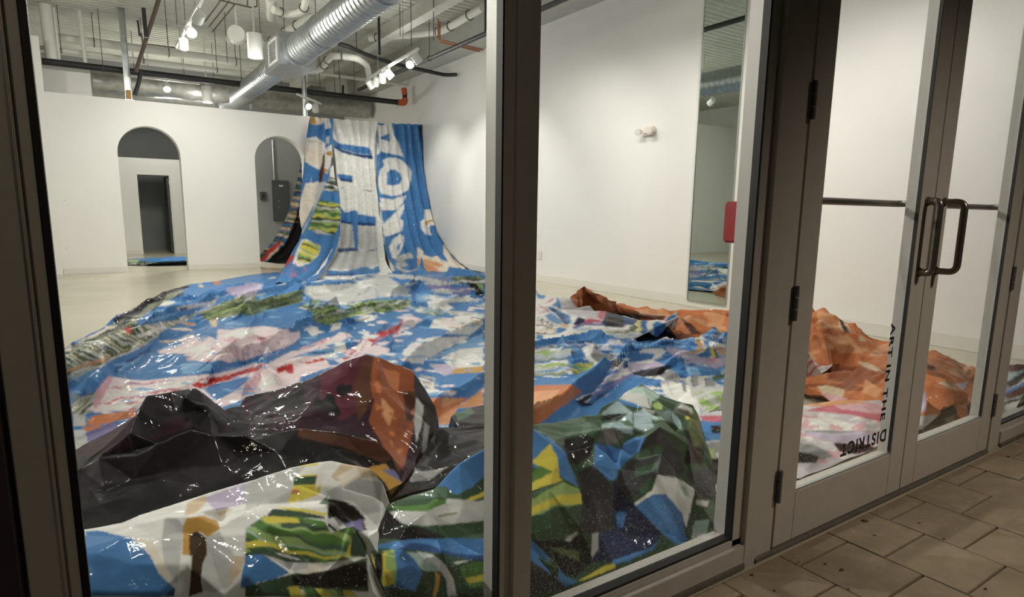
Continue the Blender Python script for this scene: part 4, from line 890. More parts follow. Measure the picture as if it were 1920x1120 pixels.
prM = [('B', 'px', RM_, 'lblue', (50, 6), .42), ('B', 'px', RM_, 'white', (46, 7), .5), ('S', 'A', '380 640 560 540 800 420 900 400 1080 400 1100 470 740 690 440 830 380 830', ['olive', 'lgrey', 'moss', 'cream', 'dgreen', 'lgrey'], -24, 5.5, 2.5), ('char', 'A', '740 420 940 290 1050 220 1240 150 1240 230 990 360 770 460'), ('S', 'A', '430 660 560 600 780 500 900 440 1080 400 1250 330 1400 290 1680 190 1680 420 1480 420 1300 380 1080 470 1020 545 900 600 740 690 560 750 440 830', ['olive', 'lgrey', 'moss', 'cream', 'dgreen', 'lgrey'], -24, 5.5, 2.5),
       ('blue', 'A', '900 420 1000 370 1220 350 1400 320 1440 270 1640 240 1400 330 1200 400 1080 440 900 480'), ('blue', 'A', '480 690 640 650 760 660 620 720 460 740'), ('red', 'A', '815 470 860 460 865 495 830 505'), ('dgreen', 'A', '860 460 910 445 905 480 870 490'),
       ('char', 'A', '760 440 950 335 1050 270 1240 200 1240 230 1120 290 990 360 850 420 770 460'), ('grey', 'A', '780 430 960 340 960 380 820 440'), ('blue', 'A', '1080 270 1240 210 1420 170 1640 130 1680 150 1640 200 1440 250 1280 290 1120 310'), ('orange', 'A', '1400 170 1440 160 1450 185 1410 190'), ('tan', 'A', '1300 190 1330 185 1340 205 1310 210'),
       ('red', 'A', '1635 130 1680 120 1680 150 1640 150'), ('pgrey', 'A', '1160 340 1240 320 1400 300 1380 330 1240 360 1180 385'), ('plum', 'A', '1180 345 1230 335 1220 370 1185 375'), ('lilac', 'A', '1480 215 1680 170 1680 240 1560 270 1490 240'), ('S', 'A', '1310 380 1450 320 1680 290 1680 400 1500 420 1350 420', ['moss', 'olive', 'dgreen', 'lgreen'], -18, 4, 1.5),
       ('tan', 'A', '1370 420 1430 410 1420 460 1390 465'), ('cream', 'A', '1100 470 1230 430 1290 440 1200 480 1270 490 1130 490'),
       ('S', 'A', '440 690 620 640 900 590 740 690 560 750 450 800', ['olive', 'lblue', 'moss', 'cream', 'lgrey', 'lorange'], -20, 4.5, 2.5),
       ('orange', 'A', '900 590 980 570 990 580 930 600'),
       # blue field with pale flowers
       ('blue', 'A', '450 830 740 695 900 605 1030 545 1100 470 1260 410 1400 420 1500 400 1680 360 1680 640 1600 700 1450 790 1250 780 1000 820 750 810 600 930 500 960'),
       ('tan', 'A', '1030 555 1140 545 1190 540 1180 550 1100 562 1030 562'),
       ('pale', 'A', '1035 625 1070 600 1200 575 1180 545 1250 520 1330 540 1400 500 1440 540 1430 480 1560 490 1680 470 1680 640 1560 690 1440 680 1300 690 1220 690 1250 660 1200 655 1230 640 1080 640'), ('B', 'A', '1180 540 1680 480 1680 640 1450 690 1250 680', 'pink', 26, .28), ('lblue', 'A', '1210 700 1400 690 1400 720 1330 760 1220 760'),
       # white and pink band with red strokes
       ('pale', 'A', '740 800 950 820 1250 790 1440 770 1560 740 1680 700 1680 870 1440 960 1300 1020 900 1010 620 1030 600 1000 720 880'), ('S', 'A', '700 880 1000 840 1250 800 1250 860 900 920 650 1000', ['pale', 'rose', 'white', 'pale', 'pale'], -8, 4.5, 2.2),
       ('red', 'A', '1250 840 1320 800 1450 800 1560 770 1680 715 1680 745 1560 800 1440 830 1370 860 1310 868'), ('blue', 'A', '1330 870 1460 830 1640 790 1560 870 1430 950 1380 920'), ('pink', 'A', '1590 900 1620 850 1680 800 1680 880 1600 920'), ('rose', 'A', '950 905 1050 890 1040 905 960 915'), ('red', 'A', '830 970 930 955 920 965 840 975'), ('red', 'A', '660 1005 730 970 710 990'),
       ('pink', 'A', '640 900 740 790 745 800 690 960 630 1010 610 980'), ('rose', 'A', '620 960 680 880 690 890 640 1000'),
       ('grey', 'A', '460 870 510 860 540 920 500 960 470 920'), ('S', 'A', '470 960 640 880 600 1020 520 1060 480 1050', ['olive', 'lgrey', 'sgreen', 'cream'], -40, 5, 2), ('lgrey', 'A', '480 1050 560 1040 560 1120 480 1120'), ('orange', 'A', '560 1110 600 1050 900 1010 890 1060 740 1090 650 1120'), ('violet', 'A', '650 1110 740 1090 800 1120 800 1200 650 1200'),
       ('lgrey', 'C', '480 20 560 20 600 200 500 260 490 120'), ('orange', 'C', '540 0 680 0 570 40'), ('orange', 'C', '590 150 690 110 620 200'), ('violet', 'C', '570 50 690 0 800 0 760 60 690 110 590 140'), ('lilac', 'C', '640 190 760 60 800 40 790 150 680 190'), ('orange', 'C', '760 40 830 0 800 60'),
       # middle field
       ('blue', 'B', '0 380 200 270 440 220 480 300 640 350 800 300 1100 270 1250 300 1200 380 980 430 960 560 1000 590 1100 680 1250 700 1560 690 1560 870 1210 860 900 560 640 430 350 520 200 560 0 480'),
       ('pale', 'B', '0 410 120 390 230 410 290 430 360 430 355 470 300 520 270 560 200 570 60 610 0 640'), ('B', 'B', '0 420 350 430 250 570 0 620', 'pink', 22, .3), ('white', 'B', '380 420 420 390 480 400 470 450 430 460'), ('blue', 'B', '360 430 400 420 440 460 500 430 560 400 560 440 440 490 370 500'), ('white', 'B', '550 430 580 370 635 370 620 410'),
       ('pale', 'B', '140 640 250 580 420 510 560 470 620 430 680 440 700 460 600 500 500 530 300 600 700 560 800 500 950 540 940 560 860 590 790 570 640 680 560 660 350 730 120 800 0 850 0 760'), ('pink', 'B', '400 520 560 460 560 480 470 520 320 560'), ('S', 'B', '120 640 340 640 360 740 120 800 0 840 0 760', ['pink', 'rose', 'pale', 'white', 'pale'], 62, 8, 2), ('red', 'B', '215 640 290 640 330 690 290 700 260 680 215 700'),
       ('red', 'B', '330 625 440 615 510 600 540 610 420 640'), ('rose', 'B', '590 570 700 540 720 570 680 610'), ('S', 'B', '590 570 740 540 760 570 660 620', ['red', 'pale', 'rose'], -30, 3.5, 1), ('blue', 'B', '520 600 560 600 640 640 560 650'), ('blue', 'B', '600 500 740 460 760 480 640 510'),
       ('rose', 'B', '690 550 780 470 940 410 1050 340 1090 350 1000 440 960 440 850 500 740 550'), ('red', 'B', '780 495 860 445 960 410 1060 355 1000 430 930 440 830 505'), ('S', 'B', '700 540 790 480 860 510 740 560', ['white', 'red', 'pale'], -55, 4, 1), ('pale', 'B', '1050 330 1100 325 1170 350 1090 400 1000 440'), ('white', 'B', '740 340 800 320 870 320 850 350 760 360'), ('red', 'B', '780 345 820 335 800 350'),
       ('white', 'B', '1030 560 1080 510 1200 470 1470 460 1360 520 1200 600 1160 640 1080 630 1040 590'), ('white', 'B', '1210 400 1240 340 1560 350 1560 380 1470 450 1310 440 1350 420'), ('S', 'B', '1240 340 1560 330 1560 380 1350 410', ['white', 'tan', 'white', 'cream', 'grey'], 8, 2.4, 1.2), ('lblue', 'B', '1200 610 1380 520 1560 440 1560 560 1400 560'), ('white', 'B', '1280 600 1400 545 1560 530 1560 670 1380 680 1330 640'), ('lilac', 'B', '1200 640 1330 640 1400 690 1300 720'), ('ochre', 'B', '1380 670 1560 655 1560 695 1420 700 1350 710'),
       ('cream', 'B', '1150 710 1240 730 1240 800 1190 850 1150 780'), ('S', 'B', '1140 710 1240 730 1200 850', ['cream', 'tan', 'blue'], 20, 3, 1), ('orange', 'B', '1210 860 1450 860 1440 880 1270 1000 1240 960'), ('lorange', 'B', '1450 880 1560 800 1560 920 1400 930 1330 1040 1270 1040 1270 990'), ('lorange', 'B', '1300 860 1440 865 1290 930'),
       ('S', 'B', '340 270 380 240 450 220 640 270 820 220 1090 220 1080 270 900 300 700 330 640 340 560 390 480 370 440 340 440 300', ['sgreen', 'olive', 'lgreen', 'dgreen', 'moss', 'lgrey'], -10, 3.2, 2), ('B', 'B', '650 230 1080 220 1070 280 680 330', 'lgreen', 7, .2), ('B', 'B', '470 310 640 300 570 390', 'lgreen', 7, .15),
       ('S', 'B', '0 240 200 190 380 150 370 230 260 270 0 330', ['moss', 'sgreen', 'olive', 'dgreen'], -16, 3, 1.5), ('lilac', 'B', '0 110 120 115 100 150 40 190 0 200'), ('blue', 'B', '0 30 160 80 120 110 0 100'), ('blue', 'B', '110 150 240 130 380 120 330 160 180 190'), ('blue', 'B', '0 330 200 275 420 225 340 270 200 320 60 350'),
       ('lgrey', 'B', '380 170 400 130 700 115 880 50 960 80 1000 110 1090 150 1050 190 850 210 660 240 450 220'), ('white', 'B', '390 130 560 120 700 110 540 165 400 160'), ('blue', 'B', '400 110 640 80 880 40 880 60 700 110 500 120'), ('white', 'B', '460 90 700 60 860 40 660 85'), ('blue', 'B', '940 60 1130 20 1160 60 1100 110 1000 110'), ('blue', 'B', '1090 90 1180 90 1200 180 1250 210 1200 280 1090 260'), ('lblue', 'B', '1120 180 1280 190 1380 200 1300 230 1120 230'),
       ('violet', 'B', '1160 80 1330 70 1350 150 1270 175 1200 140'), ('S', 'B', '1330 70 1560 60 1560 130 1400 110', ['moss', 'dgreen', 'olive', 'black'], 12, 3, 1.5), ('violet', 'B', '1360 140 1480 130 1480 190 1380 180'), ('dark', 'B', '1450 80 1520 80 1560 150 1560 200 1500 190'), ('blue', 'B', '1470 160 1510 160 1510 200 1480 195'), ('lgreen', 'B', '1510 110 1560 120 1560 160'), ('white', 'B', '1190 230 1400 200 1560 215 1560 235 1400 250 1330 290 1210 270'), ('blue', 'B', '1320 240 1560 220 1560 260 1380 280'), ('S', 'B', '1090 260 1250 270 1330 300 1230 330 1120 300', ['mint', 'lgrey', 'sgreen', 'lblue'], 5, 2.6, 1.5),
       # orange patches towards the narrow pane
       ('orange', 'E', '0 760 330 750 420 800 330 870 200 960 80 1060 0 1040'), ('lorange', 'E', '60 800 260 790 200 870 80 920')]
prM += [('S', 'X', '20 520 180 450 300 390 400 340 560 320 740 295 800 290 640 352 600 380 440 470 300 540 160 612 50 665 20 640', ['olive', 'white', 'dgreen', 'lgrey', 'moss', 'cream'], 28, 4.6, 2.0), ('S', 'X', '40 600 300 515 560 430 440 490 300 545 160 615 50 665', ['olive', 'lblue', 'lgrey', 'lorange', 'moss', 'lgrey'], -22, 4.2, 2),
     ('red', 'X', '385 350 425 338 430 375 405 385'), ('dgreen', 'X', '425 335 470 325 470 350 430 370'), ('blue', 'X', '470 335 560 280 740 240 900 205 700 290 560 325'), ('lblue', 'X', '490 320 600 280 740 250 600 300'), ('S', 'X', '340 325 420 275 520 215 620 155 740 115 740 150 600 200 540 250 400 345', ['grey', 'char', 'slate', 'grey', 'olive'], -35, 4, 2), ('white', 'X', '590 220 630 185 700 190 650 215'), ('white', 'X', '450 395 600 340 640 345 480 410'),
     ('blue', 'X', '60 670 180 605 330 555 560 430 620 370 820 290 900 300 950 340 940 420 745 440 585 490 600 505 735 515 760 540 880 550 1010 555 1230 500 1437 430 1437 480 1240 510 1100 580 960 620 700 640 480 662 320 640 220 720 120 760 70 730'), ('dblue', 'X', '330 590 520 480 560 440 540 490 400 580 330 630'), ('lblue', 'X', '345 600 480 520 520 490 470 545 360 610'), ('tan', 'X', '580 430 700 420 750 405 740 425 640 440'), ('cream', 'X', '640 350 720 345 800 355 790 368 700 362'), ('lorange', 'X', '720 310 800 320 815 335 750 330'), ('tan', 'X', '890 300 940 295 940 340 910 340'),
     ('pale', 'X', '585 490 640 468 720 458 745 440 700 422 760 395 800 390 840 410 900 400 940 420 945 360 1000 372 1060 352 1200 340 1270 345 1250 355 1380 358 1340 380 1437 370 1437 410 1340 470 1230 505 1100 545 1010 557 960 540 880 552 760 542 800 522 735 516 785 502 680 502 600 506'), ('white', 'X', '960 400 1060 360 1200 350 1150 400 1030 420'), ('white', 'X', '760 470 900 450 940 500 820 520'), ('B', 'X', '745 440 1437 360 1340 480 1000 555 760 540', 'pink', (16, 7), .36), ('pink', 'X', '1000 410 1050 400 1060 430 1010 440'), ('pink', 'X', '1190 405 1240 400 1230 435 1195 435'), ('lblue', 'X', '720 562 900 560 925 595 800 622 735 622'),
     ('pale', 'X', '320 640 480 664 700 642 860 628 960 622 1100 582 1230 555 1190 625 1000 652 880 702 800 712 520 755 450 845 150 845 260 760 290 690'), ('S', 'X', '290 690 480 672 660 660 840 650 800 705 520 755 450 840 200 840', ['white', 'pale', 'rose', 'white', 'pale', 'white'], -10, 4, 1.6), ('rose', 'X', '520 740 600 725 570 745'), ('rose', 'X', '380 800 500 780 420 810'),
     ('red', 'X', '790 690 850 655 960 642 1100 602 1225 562 1190 602 1000 655 900 692 830 708'), ('white', 'X', '830 670 900 650 880 680'), ('pink', 'X', '215 725 290 640 325 640 270 745 215 835 195 812'), ('blue', 'X', '870 708 1000 682 1150 640 1060 722 950 782 900 745'), ('pale', 'X', '950 785 1100 695 1235 575 1437 550 1437 690 1100 775 970 825'), ('pink', 'X', '1085 745 1110 690 1210 590 1225 665 1145 745 1100 758'), ('white', 'X', '1180 700 1240 600 1300 680 1230 720'), ('red', 'X', '1298 592 1340 572 1392 562 1402 622 1372 622 1350 602 1310 624')]
prM += [('B', 'px', '600 600 910 560 910 760 820 760 700 660 560 690', 'white', (60, 14), .40), ('B', 'px', '600 600 910 560 910 760 820 760 700 660 560 690', 'pale', (48, 11), .48), ('B', 'px', '560 520 700 512 905 520 1010 560 1010 600 820 590 600 585', 'lgrey', (60, 10), .26), ('B', 'px', '560 520 905 520 1010 600 600 585', 'white', (44, 7), .44), ('B', 'px', '130 700 560 560 900 540 900 740 130 760', 'lblue', (60, 7), .5)]
sheet('printed_sheet', 'huge sheet of blue, white and pink painted print spread over the floor', mp_, 'blue', prM, outline=outM, ridges=ridM, thr=3.0, smooth=5, crumple=.008, cscale=3.0, jit=1.3, wave=.02, wscale=.9, wrinkle=(.02, .5, .86, .45, 2.6), zfade=(8.6, 10.3, .35))

# ------------------------------------------------------------------ plum and brown crumpled sheet
top1 = yp('px', '243 812 2.02 255 780 2.12 275 742 2.2 320 735 2.22 365 728 2.22 378 735 2.2 415 768 2.24 450 762 2.34 460 745 2.4 500 735 2.4 563 717 2.4 600 700 2.4 626 688 2.4 660 672 2.38 688 662 2.38 712 667 2.36 740 680 2.36 770 692 2.36 776 698 2.32 800 735 2.28 815 760 2.24 822 790 2.2')
rl = yp('px', '150 880 1.9 186 860 1.9 257 854 1.88 300 830 1.88 357 808 1.88 400 815 1.85 460 817 1.84 563 803 1.84 640 812 1.82 708 828 1.80 734 857 1.76 754 906 1.68 735 931 1.64')
sheet('printed_sheet', 'plum, wine and brown crumpled sheet rising to a peak behind the left window', top1 + rl + back(top1, .22, .3) + back(top1, .45, .6) + yp('px',
    '150 1000 1.60 257 985 1.60 343 955 1.62 480 915 1.64 546 895 1.66 620 885 1.66 700 900 1.62 717 925 1.58 '
    '200 920 1.78 300 900 1.76 330 880 1.82 420 875 1.76 520 850 1.80 620 842 1.76 680 855 1.78 190 950 1.70 380 915 1.70 250 900 1.83 450 850 1.82 580 860 1.72 '
    '250 850 2.0 300 838 2.02 400 824 1.98 470 826 1.97 560 814 1.98 640 822 1.95 720 838 1.92 '
    '330 775 2.12 390 772 2.08 420 800 2.06 360 800 2.04 300 790 2.1 345 745 2.14 440 790 2.16 468 800 2.08 '
    '708 720 2.22 690 755 2.12 480 785 2.2 520 755 2.28 600 735 2.26 650 700 2.3 640 765 2.12 560 785 2.06 620 800 2.03 680 790 2.05 700 800 2.03 740 735 2.24 775 740 2.22 755 770 2.10 770 795 2.08 800 790 2.14 790 830 1.98 740 825 1.98 765 860 1.88 823 830 2.12 815 858 2.0 780 868 1.86 800 850 2.0 760 890 1.78') + [(-.4, 1.9, .42), (-.4, 1.6, .38), (-.4, 2.3, .2), (-.1, 2.6, .06)],
    'plum', [('dark', 'px', '140 860 250 840 360 800 470 815 480 900 340 945 250 975 140 1010'), ('char', 'px', '180 862 250 850 300 890 240 905 200 930 150 950 150 890'), ('char', 'px', '255 855 355 810 400 820 470 880 350 930 300 900'), ('dark', 'px', '230 900 300 905 340 930 200 985 150 985 170 920'),  # char patches: room reflections painted into the sheet's colour
     ('char', 'px', '240 815 275 740 340 735 350 770 290 810 250 850'), ('black', 'px', '340 735 370 727 395 770 380 800 345 790'), ('char', 'px', '395 770 415 768 430 800 400 815 370 805'), ('dark', 'px', '420 765 470 750 490 800 440 815'),
     ('plum', 'px', '455 745 560 715 690 662 710 670 705 740 690 770 640 800 560 815 480 820 450 780'), ('wine', 'px', '600 700 690 664 700 680 690 760 640 790 600 760'), ('B', 'px', '470 745 690 680 680 800 480 815', 'dark', 45, .25), ('S', 'px', '460 770 520 745 500 800 470 815', ['char', 'plum', 'slate'], -40, 7, 3),
     ('brown', 'px', '685 662 712 667 708 725 692 765 670 790 665 720'), ('dorange', 'px', '700 668 712 667 714 720 700 750 695 720'), ('dorange', 'px', '712 667 775 690 782 745 775 800 760 870 745 890 715 830 690 790 705 740'), ('orange', 'px', '718 690 750 700 745 735 730 725'), ('lorange', 'px', '715 745 740 770 730 800 718 780'), ('brown', 'px', '755 735 780 735 778 790 762 790'), ('B', 'px', '700 690 780 700 770 870 710 830', 'orange', 30, .42),
     ('char', 'px', '776 698 790 720 822 790 823 860 790 870 775 830 778 760'), ('lgrey', 'px', '780 745 795 760 790 800 780 830 776 790'), ('black', 'px', '795 770 812 775 815 850 800 860'), ('grey', 'px', '795 790 805 800 800 850 790 850'),
     ('dark', 'px', '470 815 560 803 640 812 710 828 735 857 755 906 735 935 717 905 690 878 620 865 546 876 470 905'), ('brown', 'px', '560 803 710 828 735 857 720 870 640 838 560 820'), ('black', 'px', '480 850 600 845 690 870 620 868 546 878 480 902'), ('ochre', 'px', '690 878 722 870 738 890 755 906 736 932 722 905'), ('violet', 'px', '714 882 738 880 752 904 730 892')],
    thr=3.0, smooth=2, crumple=.014, cscale=4.2, jit=1.6, seed=2)
# ------------------------------------------------------------------ black glossy sheet between the plum and green ones
tb = yp('px', '820 800 2.12 845 780 2.3 875 765 2.4 910 760 2.42 960 770 2.3')
sheet('printed_sheet', 'black glossy sheet lying between plum and green sheets at the mullion', tb + back(tb, .25, .3) + yp('px', '860 800 2.15 907 805 2.08 960 810 1.95 822 835 2.0 820 862 1.84 850 850 1.82 907 843 1.78 960 835 1.75 762 905 1.69 790 880 1.76 800 872 1.8 830 895 1.68 860 880 1.66 907 860 1.64 780 920 1.6 735 938 1.56 810 915 1.56 770 890 1.72 960 850 1.62 850 820 2.0'), 'black',
    [('char', 'px', '830 790 870 768 910 762 910 790 860 800'), ('sgreen', 'px', '850 775 880 762 890 775 860 790'), ('char', 'px', '850 805 910 800 910 830 860 825'), ('grey', 'px', '755 885 765 870 790 885 825 880 840 875 810 898 770 905'), ('dark', 'px', '765 868 830 855 850 850 820 878 785 882')], thr=3.0, smooth=4, crumple=.012, cscale=5, seed=4)

# ------------------------------------------------------------------ white, green and yellow sheet pressed against the left pane
tw = yp('px', '120 1000 1.46 163 994 1.48 214 986 1.5 257 968 1.52 343 940 1.56 480 897 1.60 546 874 1.62 620 863 1.62 694 877 1.58 717 905 1.54')
prW = [('blue', 'C', '560 690 640 680 860 735 940 800 1020 890 1060 980 1150 1070 1130 1120 560 1120'), ('dblue', 'C', '1100 1090 1150 1065 1150 1120 1090 1120'), ('lgrey', 'C', '1080 600 1160 600 1200 650 1190 850 1160 1040 1080 900 1060 760'), ('cream', 'C', '870 730 1000 760 1080 900 1150 1050 1040 960 960 800'),
     ('tan', 'C', '1230 500 1340 450 1380 470 1300 560 1210 590'), ('ochre', 'C', '1200 650 1220 600 1330 585 1420 620 1440 670 1360 730 1310 690 1240 710 1260 850 1200 840'), ('umber', 'C', '1240 710 1290 690 1350 730 1360 840 1330 900 1320 1000 1330 1090 1240 1120 1250 900'), ('white', 'C', '1200 860 1260 850 1240 1120 1140 1120'), ('lgrey', 'C', '1350 730 1440 690 1540 850 1500 1060 1400 1090 1330 1080 1330 900 1360 840'), ('tan', 'C', '1540 850 1620 850 1580 960 1500 1060 1510 960'), ('blue', 'C', '1620 860 1680 830 1680 1070 1580 1060 1590 960'), ('lilac', 'C', '1340 470 1560 380 1680 350 1680 480 1420 560'), ('tan', 'C', '1400 570 1540 540 1450 590'),
     ('lgrey', 'D', '0 360 300 270 400 260 330 330 280 510 100 520 0 545'), ('yellow', 'D', '330 325 475 310 500 380 490 440 400 480 280 510'), ('dgreen', 'D', '325 335 470 320 460 380 315 388'), ('orange', 'D', '305 415 350 415 360 440 300 445'), ('cream', 'D', '470 310 510 300 500 360 455 440'), ('yellow', 'D', '350 255 480 240 480 255 360 265'),
     ('tan', 'D', '560 330 640 230 820 270 870 330 700 350 600 360'), ('lgrey', 'D', '530 430 700 340 900 370 880 620 860 650 770 560 700 500 560 470'), ('cream', 'D', '600 330 720 260 760 330 640 400'), ('sgreen', 'D', '480 510 540 450 540 480 590 505 560 520'), ('black', 'D', '545 470 640 490 720 530 780 600 800 680 740 690 640 640 590 690 540 650 540 560'), ('violet', 'D', '640 640 760 610 780 680 700 690'), ('lgrey', 'D', '520 610 590 590 650 640 600 680'), ('white', 'D', '770 610 870 650 790 670'),
     ('white', 'D', '0 550 140 530 150 560 100 600 0 670'), ('dgreen', 'D', '145 580 180 540 300 545 520 590 520 605 300 590 150 590'), ('yellow', 'D', '190 525 300 530 540 570 525 585 300 548'), ('S', 'D', '0 670 120 590 350 590 520 620 560 700 700 650 790 760 800 840 640 880 480 900 380 880 240 830 0 830', ['lgreen', 'green', 'sgreen', 'lgreen', 'mint', 'green', 'dgreen'], 14, 9, 4), ('yellow', 'D', '110 600 180 590 340 600 360 630 130 635'), ('yellow', 'D', '0 760 90 740 200 770 300 820 420 815 500 855 660 840 690 760 715 670 720 690 690 850 520 875 400 840 280 835 180 790 80 790 0 800'), ('dgreen', 'D', '700 690 740 690 800 800 790 860 690 850'), ('dgreen', 'D', '0 830 120 800 300 870 500 890 500 905 280 900 130 860 0 850'),
     ('blue', 'D', '0 850 100 840 180 880 290 960 200 1000 0 1045'), ('lgrey', 'D', '110 840 280 890 460 900 640 885 640 900 400 930 320 950 260 920'), ('cream', 'D', '410 905 500 895 530 940 400 970'), ('dgreen', 'D', '330 960 400 970 560 940 800 860 810 1090 500 1070 300 1070 0 1120 0 1050 200 1000'), ('black', 'D', '300 980 540 945 800 880 800 1060 480 1060 320 1040'), ('yellow', 'D', '275 1050 350 1050 380 1120 300 1120'), ('S', 'D', '380 1060 520 1065 700 1080 740 1120 380 1120', ['green', 'lgreen', 'yellow', 'dgreen'], 60, 10, 3), ('dgreen', 'D', '0 1080 280 1050 300 1120 0 1120')]
sheet('printed_sheet', 'white, green and yellow sheet with a blue corner against the left pane', tw + back(tw, .12, .12) + back(tw, .3, .5) + lip('246 983 1.40 308 971 1.39 371 967 1.37 411 986 1.36 460 957 1.41 503 951 1.41 560 948 1.41 611 946 1.40 628 945 1.42', 0, -5, .085) + lip('640 990 1.335 660 984 1.32 690 1005 1.315', 4, -6, .08) + lip('716 940 1.50 713 985 1.42 700 996 1.40', 5, 0, .1) + lip('543 1073 1.243 614 1068 1.248 688 1048 1.28', 0, 5, .03) + yp('px',
    ''
    '430 950 1.47 560 910 1.54 640 915 1.52 700 930 1.49 716 960 1.46 712 990 1.41 640 962 1.45 600 930 1.50 350 952 1.5 '
    '650 972 1.46 620 1000 1.40 690 995 1.41 600 985 1.345 660 986 1.33 640 1005 1.325 688 1037 1.29 692 1046 1.31 560 1000 1.315 500 985 1.335 480 1000 1.325 500 1040 1.275 614 1066 1.255 543 1071 1.25 560 1040 1.285 640 1040 1.275 '
    '460 1080 1.24 350 1060 1.255 380 1010 1.325 330 1000 1.35 300 1015 1.325 230 1010 1.34 180 1040 1.29 170 1110 1.225 250 1060 1.265 300 1110 1.225 420 1115 1.222 600 1085 1.245 690 1070 1.25 700 1110 1.22 600 1116 1.219 500 1116 1.218 120 1110 1.225 120 1040 1.3')
    + [(-.45, 1.25, .3), (-.45, 1.5, .4), (-.45, 1.21, .02), (-.2, 1.2085, .02), (.1, 1.2085, .02), (.4, 1.2085, .02), (.62, 1.2085, .02), (-.1, 1.212, .2), (.2, 1.212, .2), (.5, 1.212, .2)],
    'white', prW, thr=3.0, smooth=4, crumple=.007, cscale=4, jit=1.5, seed=6)
# ------------------------------------------------------------------ dark green sheet with a blue roll behind the mullion
tg = yp('px', '728 945 1.50 775 926 1.5 814 914 1.5 838 890 1.5 860 869 1.5 905 843 1.5 955 825 1.48')
prG = [('blue', 'H', '720 285 760 230 860 120 1080 0 1280 -80 1280 60 1060 220 980 300 870 360 820 330 790 290'), ('dgreen', 'H', '860 360 990 290 1060 220 1200 150 1200 260 1060 340 940 395 870 385'), ('yellow', 'H', '870 395 940 390 1060 330 1200 250 1200 290 1060 365 960 405'), ('sgreen', 'H', '400 400 560 330 720 285 800 300 800 370 640 380 440 410'), ('green', 'H', '320 440 500 430 700 390 790 390 790 420 640 480 480 475'), ('dgreen', 'H', '340 430 460 390 640 380 700 390 640 430 460 440'),
     ('lgrey', 'H', '330 480 480 475 640 480 780 420 800 380 1000 400 1280 360 1280 560 1000 560 820 580 600 585 460 570'), ('olive', 'H', '720 510 870 485 870 500 730 525'), ('dgreen', 'H', '610 590 830 580 1060 545 1280 540 1280 640 1060 640 860 680 740 640'), ('black', 'H', '230 500 320 450 470 575 390 600 540 600 780 670 620 700 420 690 330 680 230 700'), ('char', 'H', '480 590 620 600 780 670 690 680'), ('sgreen', 'H', '860 680 1060 640 1200 620 1200 690'),
     ('blue', 'H', '230 740 420 700 560 683 1280 683 1280 850 980 850 820 810 620 770 480 760 240 760'), ('dblue', 'H', '420 760 520 715 640 720 820 790 1280 830 1280 850 980 850 820 810 620 775'),
     ('dgreen', 'H', '190 780 400 760 600 770 980 850 1280 850 1280 1130 190 1130'), ('yellow', 'H', '215 800 235 795 255 900 260 1050 210 1040 215 900'), ('black', 'H', '240 800 320 790 300 1000 265 1060 255 900'), ('lgreen', 'H', '310 770 400 765 415 900 410 1020 310 1050 300 1000 320 860'), ('yellow', 'H', '310 800 340 780 330 900 380 940 400 1020 310 1045'), ('blue', 'H', '395 765 470 765 560 850 610 945 560 1080 420 1045 310 1065 400 1030 420 940'), ('mint', 'H', '480 780 640 800 740 860 800 950 770 930 640 930 600 910 540 830'), ('lgrey', 'H', '560 775 680 800 780 880 840 980 870 1120 800 1120 790 1000 720 900 620 830'), ('ochre', 'H', '700 920 740 960 730 1060 700 1130 680 1130 705 1020'), ('dgreen', 'H', '610 950 700 950 690 1060 660 1130 540 1130 560 1060'), ('lgrey', 'H', '840 860 980 850 940 860 860 880'), ('green', 'H', '880 900 1000 860 1280 860 1280 1040 960 1050 900 960'), ('yellow', 'H', '930 980 1080 950 1280 940 1280 990 1060 1000 960 1020')]
sheet('printed_sheet', 'dark green and pale sheet with a blue roll at the bottom of the left pane', tg + back(tg, .1, .1) + back(tg, .28, .45) + yp('px',
    '820 935 1.43 740 955 1.45 800 958 1.395 840 940 1.43 870 950 1.40 905 925 1.44 955 915 1.44 760 990 1.37 850 985 1.36 905 975 1.38 955 965 1.38 715 1005 1.38 840 1006 1.345 780 1006 1.35 905 1008 1.35 955 1005 1.35 '
    '694 1027 1.33 746 1013 1.325 820 1012 1.318 906 1014 1.315 955 1014 1.315 705 1032 1.29 760 1025 1.272 830 1032 1.262 906 1042 1.256 955 1044 1.256 720 1040 1.30 800 1046 1.283 906 1056 1.275 955 1058 1.275 '
    '700 1060 1.25 745 1045 1.268 770 1060 1.245 792 1075 1.232 787 1062 1.243 720 1105 1.222 720 1075 1.24 850 1065 1.25 906 1085 1.235 850 1116 1.219 906 1112 1.222 955 1100 1.222 780 1112 1.219')
    + [(.55, 1.2085, .02), (.75, 1.2085, .02), (.95, 1.2085, .02), (.6, 1.213, .16), (.8, 1.213, .16), (.97, 1.213, .16)],
    'dgreen', prG, thr=3.0, smooth=5, crumple=.006, cscale=4, jit=1.4, seed=8)
